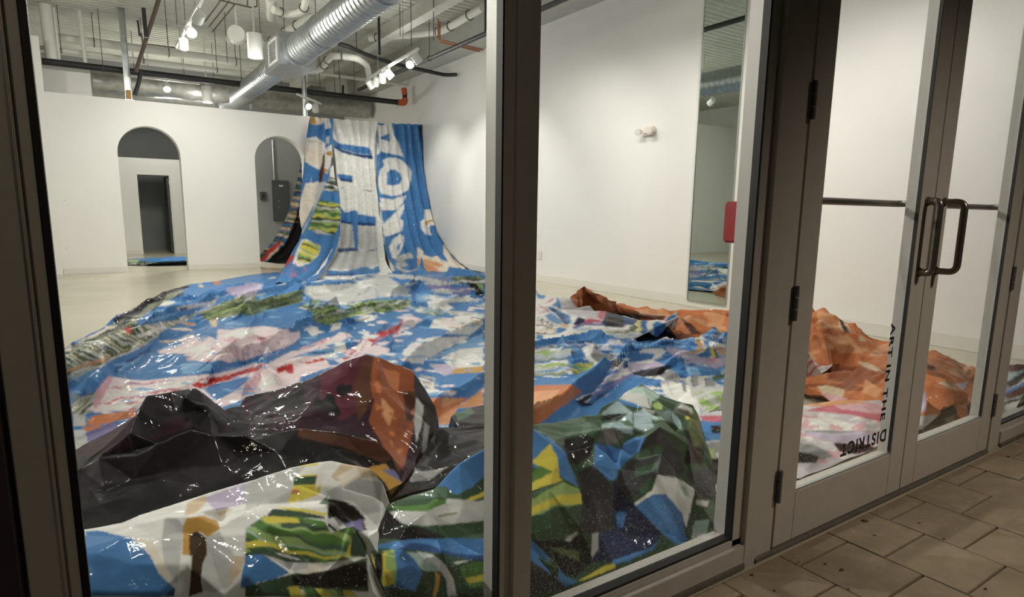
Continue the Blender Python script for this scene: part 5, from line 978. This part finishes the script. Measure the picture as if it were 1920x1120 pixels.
# ------------------------------------------------------------------ green and blue heap in the narrow pane
tc_ = yp('px', '960 815 1.72 1004 797 1.76 1044 791 1.82 1087 783 1.86 1127 763 1.9 1157 748 1.92 1173 736 1.95 1202 720 1.97 1237 740 1.94 1269 755 1.9 1281 754 1.86 1299 761 1.84 1308 780 1.8 1315 800 1.76 1324 832 1.7')
prC = [('dgreen', 'U', '-200 560 0 470 250 330 400 290 200 470 190 600 110 860 100 1120 -300 1120'), ('coal', 'U', '-300 800 0 740 110 780 60 1000 -100 1120 -300 1120'), ('sgreen', 'U', '-60 600 60 560 60 700 -60 760'),
     ('mint', 'U', '400 290 510 180 710 70 960 210 940 250 860 300 850 380 780 200 520 180 420 280'), ('dgreen', 'U', '660 110 710 70 760 95 720 105'), ('lgrey', 'U', '510 180 770 190 840 390 740 375 440 270'), ('blue', 'U', '425 270 560 300 730 375 690 395 500 340 420 310'), ('steel', 'U', '195 470 400 290 600 440 600 470 530 455 230 480'), ('coal', 'U', '210 490 540 455 400 540 270 560'), ('steel', 'U', '200 600 420 560 550 460 600 470 600 740 500 720 370 650 200 640'), ('sgreen', 'U', '430 560 530 540 600 600 600 640 540 630'),
     ('lgrey', 'U', '730 385 910 440 880 470 720 430'), ('steel', 'U', '620 450 730 420 870 470 860 560 890 640 780 690 620 640'), ('lgreen', 'U', '870 340 930 295 1000 350 990 420 880 420'), ('dgreen', 'U', '940 280 1100 280 1190 330 1120 420 1010 420 1000 350'), ('steel', 'U', '910 440 1100 415 1240 560 1250 640 1260 680 1100 550 1000 500'), ('mint', 'U', '860 490 1000 500 1130 550 1270 680 1200 650 1000 540 870 540'), ('stone', 'U', '1120 420 1190 370 1340 460 1360 500 1250 470'), ('lgrey', 'U', '1190 370 1250 320 1400 400 1390 500 1340 440'), ('yellow', 'U', '1280 490 1360 510 1330 550'), ('moss', 'U', '1400 400 1460 480 1500 620 1540 850 1400 900 1340 660 1340 560'),
     ('dgreen', 'U', '870 560 980 540 1150 580 1320 780 1330 900 1200 900 950 640 890 640'), ('slate', 'U', '780 760 950 660 1060 740 1280 1060 1250 1120 640 1120 700 900'), ('sgreen', 'U', '680 960 900 850 1000 900 1000 980 800 1060 640 1080'), ('stone', 'U', '200 650 370 650 500 760 560 780 460 900 150 850'), ('dgreen', 'U', '350 870 520 740 600 740 480 860 460 920'), ('blue', 'U', '110 860 300 880 460 940 420 1120 110 1120'), ('blue', 'U', '480 870 620 770 770 780 690 960 560 1000 450 1120 420 1120'), ('coal', 'U', '1280 680 1340 680 1420 900 1540 900 1540 1120 1270 1120 1330 900'),
     ('blue', 'G', '450 190 560 200 610 215 580 400 530 400 440 310'), ('blue', 'G', '600 250 640 180 760 120 700 230 600 330 580 320'), ('slate', 'G', '560 400 700 250 740 300 980 250 1000 360 860 380 780 380 690 500 600 480'), ('sgreen', 'G', '690 330 850 280 830 330 700 380'),
     ('white', 'G', '690 540 800 460 830 360 960 385 1065 460 1010 700 990 610 880 480 800 490 690 560'), ('mint', 'G', '970 430 1010 440 1040 510 1000 490'), ('blue', 'G', '690 560 800 490 880 480 990 610 1000 720 1030 790 940 790 860 720'), ('dgreen', 'G', '1010 690 1070 540 1190 540 1180 720 1090 790 1020 780'), ('mint', 'G', '1060 650 1150 640 1140 710 1090 790 1050 720'), ('lgrey', 'G', '1050 720 1110 730 1090 790 1040 760'), ('lgrey', 'G', '1070 520 1150 525 1140 560 1070 550'), ('slate', 'G', '1000 360 1200 300 1200 520 1060 520 1060 460'),
     ('slate', 'G', '340 340 440 300 530 400 560 480 580 690 520 740 350 720 370 520'), ('navy', 'G', '560 400 680 540 860 730 780 830 560 900 420 900 440 740 570 700'), ('blue', 'G', '575 590 640 600 620 690 585 700'), ('lgrey', 'G', '430 730 470 720 465 820 420 900'), ('blue', 'G', '560 890 780 820 860 760 800 830 640 900 540 930'),
     ('blue', 'G', '-80 20 60 80 180 150 260 220 350 440 270 400 190 350 120 340 -80 260'), ('yellow', 'G', '-80 260 60 280 170 170 215 260 230 380 150 340 60 290'), ('green', 'G', '-80 330 60 340 110 310 190 350 60 410 -80 430'), ('yellow', 'G', '-80 450 60 410 190 350 250 400 60 460 -80 500'), ('sgreen', 'G', '60 470 180 430 240 410 190 460 60 500'), ('lgreen', 'G', '-80 520 60 510 250 410 350 450 370 540 60 620 -80 640'), ('yellow', 'G', '-80 570 60 560 220 490 365 480 360 545 200 545 60 610 -80 620'), ('dgreen', 'G', '-80 660 60 640 200 560 360 555 350 700 260 780 60 770 -80 780'), ('coal', 'G', '-80 770 250 770 380 740 440 900 320 1000 100 900 -80 900'), ('lgrey', 'G', '255 770 330 715 345 720 290 780'), ('moss', 'G', '160 810 350 840 350 900 240 860'), ('blue', 'G', '-80 740 50 760 150 860 270 1000 340 1020 270 1060 160 990 -80 870'), ('slate', 'G', '-80 880 50 890 200 1000 280 1070 -80 1120'), ('yellow', 'G', '345 1020 500 930 570 910 570 940 380 1015')]
sheet('printed_sheet', 'crumpled dark green heap with blue and yellow patches against the narrow pane', tc_ + back(tc_, .15, .2) + back(tc_, .35, .45) + lip('1128 780 1.76 1150 786 1.74 1176 779 1.73', 0, 6, .10) + lip('1127 806 1.585 1150 801 1.58 1184 805 1.585', 0, -5, .07) + lip('1209 819 1.50 1237 800 1.53 1265 815 1.55 1290 830 1.52', 0, -5, .07) + lip('1215 895 1.40 1232 887 1.36 1271 896 1.345 1303 918 1.35', 0, -5, .09) + lip('1034 832 1.45 1060 850 1.42 1088 910 1.355 1094 938 1.325 1091 990 1.28', 6, -1, .12) + lip('1116 876 1.45 1150 900 1.42 1165 880 1.43', 2, 6, .08) + lip('1300 925 1.35 1286 985 1.27 1292 1012 1.245', 6, 0, .08) + lip('1222 778 1.69 1224 800 1.64', 4, 2, .05) + lip('1262 770 1.73 1300 786 1.67', 0, 6, .06) + yp('px',
    '1128 778 1.77 1127 794 1.75 1178 776 1.75 1150 785 1.80 1206 765 1.74 1231 773 1.70 1223 780 1.69 1223 764 1.78 1211 739 1.88 1243 751 1.86 1268 757 1.83 1260 770 1.74 1279 762 1.78 1300 772 1.74 1299 786 1.68 1226 801 1.64 1186 801 1.62 1149 801 1.60 1154 806 1.58 1116 833 1.53 1164 843 1.51 1169 834 1.55 1189 820 1.57 1209 821 1.52 1237 801 1.56 1243 790 1.62 1277 796 1.66 1291 807 1.62 1291 828 1.56 1281 861 1.46 1319 845 1.58 1311 796 1.7 1193 861 1.46 1160 867 1.48 1240 850 1.42 '
    '1114 874 1.47 1156 901 1.42 1185 890 1.44 1232 889 1.37 1271 898 1.355 1302 920 1.36 1284 986 1.275 1290 1017 1.248 1190 950 1.335 1240 925 1.325 1241 1002 1.262 1320 960 1.37 1340 990 1.30 1311 1020 1.245 1340 940 1.42 1345 900 1.52 1335 870 1.56 1265 960 1.29 1310 880 1.5 '
    '960 800 1.55 998 804 1.5 1032 832 1.46 1059 850 1.43 1086 911 1.36 1092 938 1.33 1089 993 1.285 1040 875 1.39 1000 860 1.43 1030 920 1.335 1000 930 1.35 1030 990 1.28 1000 1000 1.28 960 900 1.42 960 1000 1.29 '
    '1075 850 1.60 1060 820 1.66 1090 880 1.50 1110 920 1.43 1120 960 1.39 1130 1000 1.33 1100 1000 1.335 1110 1050 1.255 1150 990 1.36 1160 960 1.40 1180 1010 1.31 1200 1040 1.248 1150 1059 1.235 1071 1099 1.216 1000 1030 1.27 1040 1080 1.225 1000 1065 1.235 1085 1030 1.28')
    + [(.85, 1.2085, .05), (1.0, 1.2085, .03), (1.2, 1.2085, .05), (1.4, 1.2085, .03), (1.58, 1.2085, .02), (1.68, 1.3, .02), (1.75, 1.5, .02), (1.9, 1.7, .03)],
    'dgreen', prC, thr=3.0, smooth=1, crumple=.014, cscale=5, jit=1.4, seed=10)

# ------------------------------------------------------------------ sheets in the right half of the room
te = zp('px', '940 548 .10 1004 546 .13 1037 554 .17 1070 558 .2 1107 571 .23 1139 583 .23 1171 592 .22 1196 600 .21 1230 604 .20 1242 600 .24 1256 590 .29 1270 580 .34')
sheet('printed_sheet', 'rolled white, navy and blue striped sheet ending in a raised pointed corner', te + back(te, .25, .25) + zp('px', '1272 594 .28 1269 609 .20 1256 627 .12 1230 636 .10 1180 641 .10 1112 645 .10 1075 649 .08 1004 659 .05 940 668 .05 1100 610 .19 1150 620 .18 1040 600 .15 1210 620 .18 1100 595 .24 1060 580 .2 1000 590 .12 1000 620 .1 1060 629 .12 1130 600 .22'), 'white', [
    ('blue', 'S', '40 110 150 95 240 95 190 180 120 190 60 160'), ('S', 'S', '200 270 330 140 360 150 350 250 280 290', ['pale', 'rose', 'pale'], -30, 2.4, .6), ('blue', 'S', '410 170 440 160 490 330 480 370 400 330 300 320 400 250'), ('pgrey', 'S', '450 170 800 200 1300 400 1270 520 1100 540 760 490 620 460 500 340'), ('pale', 'S', '40 280 160 310 280 420 240 470 120 440 40 400'), ('S', 'S', '40 290 200 330 280 430 200 470 60 420', ['pale', 'rose', 'white', 'pgrey'], 35, 2.6, .6),
    ('blue', 'S', '150 330 330 340 560 450 640 500 665 600 600 650 540 640 430 500 330 420 240 350'), ('dblue', 'S', '300 350 520 470 590 640 540 630 430 500'), ('blue', 'S', '200 500 300 430 400 500 530 610 420 640 300 600'), ('lgrey', 'S', '40 500 140 510 420 640 430 680 300 690 120 640 40 590'), ('S', 'S', '90 520 420 640 330 680 160 630', ['dark', 'white'], 72, 1.1, .2), ('S', 'S', '40 590 300 690 420 720 380 820 150 850 40 800', ['tan', 'white', 'cream', 'brown', 'white'], 8, 2.6, 1), ('blue', 'S', '370 790 440 690 560 710 590 740 430 810'), ('tan', 'S', '440 670 500 600 640 680 590 710'), ('blue', 'S', '40 820 180 830 160 920 40 900'), ('cream', 'S', '40 940 140 940 160 1020 40 1060'), ('blue', 'S', '160 960 240 950 220 1000 160 1010'),
    ('rose', 'S', '1100 340 1270 400 1260 500 1200 560 1120 520 1160 420'), ('rose', 'S', '880 560 1000 540 1180 560 1190 600 1000 620 880 620'), ('navy', 'S', '1270 400 1560 480 1700 600 1560 700 1250 680 1190 600 1260 500'), ('black', 'S', '1300 480 1560 530 1600 640 1560 700 1300 660'), ('dblue', 'S', '1560 490 1830 560 1760 660 1600 640'), ('navy', 'S', '700 640 780 500 900 550 880 620 760 660'), ('violet', 'S', '680 680 900 620 1200 620 1300 700 1100 660 900 660 700 730'),
    ('S', 'S', '560 850 760 720 1100 650 1500 720 1800 740 1867 900 1500 940 1050 970 700 1010 400 1060', ['white', 'lgrey', 'white', 'olive', 'white', 'lblue'], -4, 3.2, 2), ('S', 'S', '200 1060 650 930 1000 900 1000 960 640 1020 240 1100', ['olive', 'white', 'blue', 'moss'], -14, 3.4, 1.5),
    ('yellow', 'T', '90 380 150 320 175 330 160 420 190 460 170 510 120 500 140 420'), ('moss', 'T', '0 420 100 400 140 440 60 500 0 490'), ('blue', 'T', '160 430 180 320 280 340 240 400 280 480 220 540 160 520 190 460'), ('white', 'T', '240 400 280 340 360 350 350 430 370 500 320 560 160 560 250 530 280 470'), ('blue', 'T', '350 380 420 340 560 380 540 400 570 450 550 530 440 570 360 560 370 500'), ('white', 'T', '540 390 700 300 730 160 740 270 710 390 610 540 420 600 380 600 550 530 575 450'), ('blue', 'T', '560 290 620 250 700 240 720 270 640 310 570 340'), ('red', 'T', '520 330 560 300 580 330 550 345'), ('olive', 'T', '140 640 200 600 300 600 330 630 240 630'), ('blue', 'T', '0 600 120 590 300 580 160 620 0 640')],
    thr=2.8, smooth=4, crumple=.014, cscale=4.5, jit=.9, seed=12)
outE = [tuple(onZ(u, v, .02)[:2]) for u, v in ((960, 660), (1180, 632), (1268, 596), (1300, 600), (1330, 622), (1372, 634), (1440, 634), (1510, 634), (1548, 648), (1583, 672), (1574, 696), (1540, 714), (1500, 728), (1440, 760), (1370, 800), (1290, 800), (1200, 790), (1130, 760), (1030, 786), (1080, 740), (960, 780))]
pe = zp('px', '1010 680 .07 1060 670 .1 1110 650 .13 1100 690 .11 1150 690 .1 1200 660 .08 1260 650 .1 1320 640 .12 1370 650 .13 1440 650 .15 1510 650 .27 1545 662 .27 1568 675 .23 1540 695 .2 1510 690 .24 1440 700 .15 1370 690 .14 1310 690 .14 1250 700 .16 1200 700 .12 1160 715 .1 1230 730 .12 1300 730 .14 1370 740 .14 1440 730 .12 1300 760 .1 1370 770 .1 1060 720 .06 1020 720 .05 1440 745 .08')
RE = '960 655 1180 632 1300 600 1372 634 1583 640 1590 720 1372 800 1030 790 960 780'
prE = [('B', 'px', RE, 'lblue', (40, 7), .1), ('B', 'px', RE, 'white', (46, 9), .2), ('B', 'px', RE, 'lilac', (36, 8), .3), ('B', 'px', RE, 'dblue', (34, 5), .32), ('B', 'px', RE, 'pgrey', (30, 6), .42), ('S', 'E', '0 500 250 480 350 500 320 560 300 640 330 690 480 680 490 710 330 760 0 760', ['lgrey', 'olive', 'blue', 'white', 'lgreen', 'lgrey', 'lblue'], -5, 4, 2), ('white', 'E', '80 720 330 700 330 760 90 770'), ('blue', 'E', '80 735 100 730 100 760 80 760'), ('blue', 'E', '270 720 340 715 340 750 270 770'),
     ('blue', 'E', '310 570 420 490 440 560 370 600 330 640'), ('pgrey', 'E', '420 500 460 470 560 530 720 600 700 640 560 640 500 580'), ('white', 'E', '410 500 455 475 470 520 480 560 540 620 620 640 560 650 470 590 440 550'), ('grey', 'E', '470 530 600 540 720 600 700 625 560 620 480 560'), ('yellow', 'E', '340 640 480 600 500 690 420 700'), ('S', 'E', '320 610 500 590 500 700 360 690', ['olive', 'lgreen', 'blue', 'yellow'], 20, 4, 2),
     ('S', 'E', '580 520 800 440 1200 430 1230 520 1000 560 780 530 620 520', ['blue', 'blue', 'dblue', 'blue', 'lblue'], 3, 3, 1.5), ('white', 'T', '150 790 220 750 480 750 560 790 480 870 380 920 340 920 380 830 160 810'), ('lilac', 'T', '560 720 900 790 1100 800 1000 850 700 860 560 800'), ('blue', 'T', '0 800 370 840 340 920 200 950 0 960'), ('lilac', 'E', '740 600 900 580 1040 560 1040 610 900 640 740 660'), ('white', 'E', '780 600 920 570 920 600 830 610'),
     ('ochre', 'T', '990 620 1050 610 1090 700 1060 790 960 820 840 850 850 830 980 780 1040 720'), ('yellow', 'T', '1150 620 1165 620 1165 720 1120 800 1060 800 1140 730'), ('white', 'T', '990 580 1080 560 1140 590 1130 620 1000 610'), ('blue', 'T', '1090 640 1140 620 1180 650 1210 730 1200 880 1080 890 1010 850 1130 800 1165 720'), ('white', 'T', '1180 700 1200 630 1260 650 1250 730'), ('yellow', 'T', '1215 740 1260 740 1310 880 1250 890'), ('brown', 'T', '1260 740 1300 800 1340 910 1310 890'), ('white', 'T', '1270 660 1460 690 1450 740 1290 730'), ('red', 'T', '1300 735 1400 735 1380 760 1320 765'), ('tan', 'T', '1300 770 1460 740 1450 850 1370 860'), ('lilac', 'T', '820 880 1150 880 1300 900 1450 880 1440 980 1300 1060 1150 1000 1000 950 850 930'), ('pink', 'T', '1180 880 1330 910 1300 960 1180 930'), ('lilac', 'T', '700 300 900 500 980 580 700 570 640 540 740 420'), ('navy', 'T', '720 350 760 330 900 480 870 490'),
     ('blue', 'E', '920 580 1040 550 1130 580 1140 620 1250 620 1390 650 1390 690 1200 690 1050 690 1000 620'), ('dblue', 'E', '1090 650 1180 600 1210 600 1130 660'), ('lblue', 'E', '1140 620 1220 630 1250 680 1160 690'),
     ('S', 'E', '480 790 500 690 660 650 760 670 740 700 560 780', ['blue', 'lilac', 'white', 'violet', 'blue'], -22, 5, 2), ('char', 'E', '760 670 1000 620 1040 620 960 690 840 700'), ('grey', 'E', '960 690 1040 640 1100 700 1100 740 1000 720'), ('white', 'E', '840 700 960 690 1000 720 940 740'), ('blue', 'E', '480 850 760 690 840 700 980 720 940 770 840 750 640 850 400 950 480 900'), ('S', 'E', '400 930 520 820 760 690 770 720 600 830 470 930', ['blue', 'dblue', 'blue', 'lilac'], -30, 4, 1.5), ('violet', 'E', '380 870 740 690 745 705 500 830 400 890'), ('char', 'E', '160 1000 380 870 480 810 490 830 250 1010'), ('grey', 'E', '240 960 400 930 480 910 440 970 260 1010'), ('lgrey', 'E', '240 930 370 990 360 1000 240 940'), ('olive', 'E', '330 830 450 790 440 810 340 860'), ('blue', 'E', '140 1000 260 880 340 850 200 990'),
     ('S', 'E', '1100 720 1220 680 1360 740 1340 770 1180 760', ['grey', 'char', 'lgrey', 'grey'], 70, 6, 2), ('S', 'E', '960 740 1120 740 1240 780 1240 960 1180 900 1000 830', ['white', 'lgrey', 'white', 'grey', 'white'], 75, 8, 3), ('white', 'E', '1000 830 1160 800 1240 900 1200 900 1080 880'), ('lgrey', 'E', '1180 770 1420 760 1420 930 1260 960 1220 860'), ('lgreen', 'E', '1200 800 1420 800 1420 920 1270 940'), ('B', 'E', '1180 770 1420 770 1420 930 1260 950', 'lgrey', 9, .05), ('sgreen', 'E', '1320 700 1420 670 1420 700 1340 730'),
     ('blue', 'K', '430 300 480 320 620 390 620 410 500 370 440 340'), ('green', 'K', '430 350 490 350 490 390 430 400'), ('pale', 'K', '430 400 560 380 660 420 650 460 580 520 480 560 410 580'), ('S', 'K', '430 400 560 380 660 420 650 460 580 520 480 560 410 580', ['white', 'pgrey', 'white', 'cream', 'rose'], -35, 3.4, 1.2), ('lgreen', 'K', '410 560 500 550 600 510 500 570 400 600')]
sheet('printed_sheet', 'blue, lilac and grey painted sheet spread between the narrow pane and doors', pe, 'blue', prE, outline=outE, ridges=rand_folds(outE, 26, .95, -.3, .5, .4, 1.2, .010, .030, np.random.RandomState(22))+[rd('E', '0 515 300 480 420 480 560 530 720 600 760 620', .08, .06, .04, .14), rd('E', '740 665 900 640 1040 620', .1, .08, .03, .2), rd('E', '1100 715 1240 680 1420 650', .1, .08, .04, .2), rd('E', '1180 770 1420 755', .1, .04, .04, .1), rd('E', '310 560 330 700 480 690 500 640', .07, .06, .05, .06), rd('E', '160 1000 500 800 745 690', .08, .05, .03, .15), rd('T', '800 880 1040 970 1400 1060', .1, .05, .05, .12), rd('T', '1200 640 1330 900', .1, .05, .06, .06), rd('E', '1240 960 1420 930', .1, .06, .02, .15), rd('K', '400 590 500 560 600 510 660 440', .1, .07, .015, .15)], thr=2.8, smooth=4, crumple=.02, cscale=4, jit=1.0, seed=14, wrinkle=(.028, .95, -.3, .8, 4.0))
# ------------------------------------------------------------------ orange sheet along the right wall
to = zp('px', '1068 558 .14 1080 548 .25 1092 540 .33 1106 551 .25 1123 565 .12 1150 571 .17 1200 577 .17 1260 582 .17 1310 582 .2 1366 586 .2 1420 582 .22 1470 575 .28 1522 573 .36 1545 580 .36 1568 592 .33')
prO = [('dorange', 'E', '420 80 540 180 520 190 340 140'), ('orange', 'E', '340 140 420 80 440 90 480 180'), ('brown', 'E', '660 250 1000 270 1000 300 700 290'), ('brown', 'E', '1100 280 1180 330 1250 400 1180 400'), ('lorange', 'E', '1130 260 1250 300 1430 350 1430 390 1250 330'), ('lorange', 'E', '1260 240 1430 250 1400 330 1330 320 1280 280'),
     ('orange', 'K', '440 40 640 130 690 230 500 240'), ('tan', 'K', '640 130 700 180 720 240 690 240 630 200'), ('brown', 'K', '630 130 660 150 720 240 680 240'), ('tan', 'K', '780 260 830 290 820 300 780 295'), ('lorange', 'K', '560 260 700 250 820 380 640 380'), ('lorange', 'K', '480 80 600 110 630 200 500 200'), ('dorange', 'K', '580 470 800 470 1000 500 900 600 700 590 560 560'), ('tan', 'K', '760 430 860 450 950 510 880 500 800 470'), ('brown', 'K', '1240 460 1300 465 1310 495 1250 500'), ('tan', 'K', '1320 580 1380 575 1490 650 1400 620'), ('lilac', 'K', '1440 590 1530 580 1500 640'), ('tan', 'K', '480 600 700 600 660 680 520 660'), ('dorange', 'K', '400 590 720 590 860 640 700 640 560 600 400 620'), ('lorange', 'K', '820 560 950 640 900 690 800 650'), 
     ('lgrey', 'K', '1190 820 1330 800 1290 890 1190 920'), ('lilac', 'K', '1180 700 1240 640 1240 780 1190 800'), ('grey', 'K', '1180 880 1290 890 1340 850 1360 960 1180 980'), ('pink', 'K', '520 650 700 690 690 745 590 740')]
sheet('printed_sheet', 'bright orange crumpled sheet heaped along the right wall behind the doors', to + back(to, .2, .25) + zp('px', '1100 560 .12 1150 582 .16 1200 588 .13 1260 600 .1 1300 596 .18 1366 596 .15 1330 612 .16 1366 625 .14 1420 630 .12 1310 620 .05 1366 642 .02 1420 660 .02 1470 660 .02 1510 680 .02 '
    '1580 612 .29 1592 625 .22 1625 641 .04 1612 622 .12 1560 612 .29 1535 605 .34 1540 632 .12 1515 625 .12 1570 640 .14 1600 660 .14 1640 657 .15 1668 648 .16 1690 665 .15 1740 661 .2 1760 666 .21 1790 682 .15 1815 692 .08 1850 702 .04 1640 690 .2 1620 668 .14 1600 700 .14 1580 690 .05 1560 705 .03 1620 720 .16 1590 730 .11 1660 700 .22 1700 700 .25 1680 720 .15 1735 690 .2 1770 715 .27 1800 735 .2 1815 760 .12 1745 720 .16 1740 750 .2 1760 775 .12 1800 790 .05 1720 810 .05 1650 740 .16 1680 765 .1 1560 752 .06 1510 745 .02 1470 720 .02 1840 760 .03 1830 720 .1 1790 760 .16 1400 620 .1 1450 610 .2 1500 600 .28'),
    'orange', [('B', 'px', '1060 530 1860 530 1860 830 1060 830', 'lorange', (60, 22), .5)]+prO, thr=2.8, smooth=1, crumple=.085, cscale=3.0, jit=1.3, seed=16)
# ------------------------------------------------------------------ pink sheet at the foot of the doors
tv = zp('px', '1300 775 .1 1365 772 .13 1440 765 .14 1510 755 .14 1560 752 .15 1620 748 .15 1690 745 .14')
prV = [('lorange', 'K', '380 660 640 660 900 740 700 760 400 740'), ('rose', 'K', '400 780 560 740 760 730 960 760 960 860 700 800 560 790'), ('pink', 'K', '600 740 900 720 960 780 900 800 640 760'), ('white', 'K', '380 830 560 820 700 860 840 900 700 920 500 910 370 900'), ('B', 'K', '380 810 840 860 800 920 380 900', 'pink', 14, .2), ('lilac', 'K', '370 930 600 920 840 920 960 980 800 1000 600 1000'), ('grey', 'K', '380 920 560 910 800 925 600 935'), ('plum', 'K', '600 1000 820 1010 900 1040 760 1080 640 1060'), ('grey', 'K', '360 1000 480 1020 600 1090 500 1120 340 1120'), ('char', 'K', '340 1060 500 1090 480 1140 340 1140'),
     ('rose', 'G', '1090 0 1240 0 1240 40 1110 30'), ('blue', 'G', '1090 30 1240 40 1240 150 1110 160'), ('char', 'G', '1160 60 1240 60 1240 110 1170 110'), ('grey', 'G', '1090 180 1240 150 1240 260 1100 260'), ('lgreen', 'G', '1110 210 1180 200 1180 270 1120 280'), ('dark', 'G', '1080 270 1240 260 1240 420 1080 420'), ('lgrey', 'px', '1340 850 1372 842 1372 850 1345 858')]
sheet('printed_sheet', 'pink and white sheet lying crumpled at the foot of the doors', tv + back(tv, .25, .16) + zp('px', '1300 800 .1 1365 800 .11 1440 795 .1 1500 790 .12 1560 790 .1 1620 785 .12 1690 790 .08 1320 840 .09 1365 845 .08 1440 840 .07 1500 820 .09 1560 815 .1 1620 815 .08 1680 820 .04 1330 900 .06 1365 900 .05 1430 890 .04 1500 850 .07 1560 845 .05 1620 850 .03 1495 890 .03 1545 880 .02 1345 960 .02 1420 930 .02'), 'pgrey', [('B', 'K', '340 640 980 640 980 1140 340 1140', 'pink', (40, 12), .12), ('B', 'K', '340 640 980 640 980 1140 340 1140', 'white', (30, 8), .25)]+prV, thr=2.8, smooth=4, crumple=.028, cscale=4, jit=1.2, seed=18)
# far sheet seen past the doors
tf = zp('px', '1860 705 .08 1885 690 .2 1905 685 .25 1960 690 .25')
sheet('printed_sheet', 'grey-green sheet lying beyond the doors near the far pane', tf + back(tf, .25, .2) + zp('px', '1870 730 .12 1900 720 .18 1960 730 .2 1880 760 .1 1920 760 .12 1990 770 .12 1890 790 .02 1960 790 .03 2040 740 .1'), 'steel', [('S', 'px', '1840 670 2050 670 2050 800 1840 800', ['steel', 'char', 'lgrey', 'blue', 'brown'], -20, 9, 3)], thr=3.5, smooth=3, crumple=.05, cscale=3, seed=20)
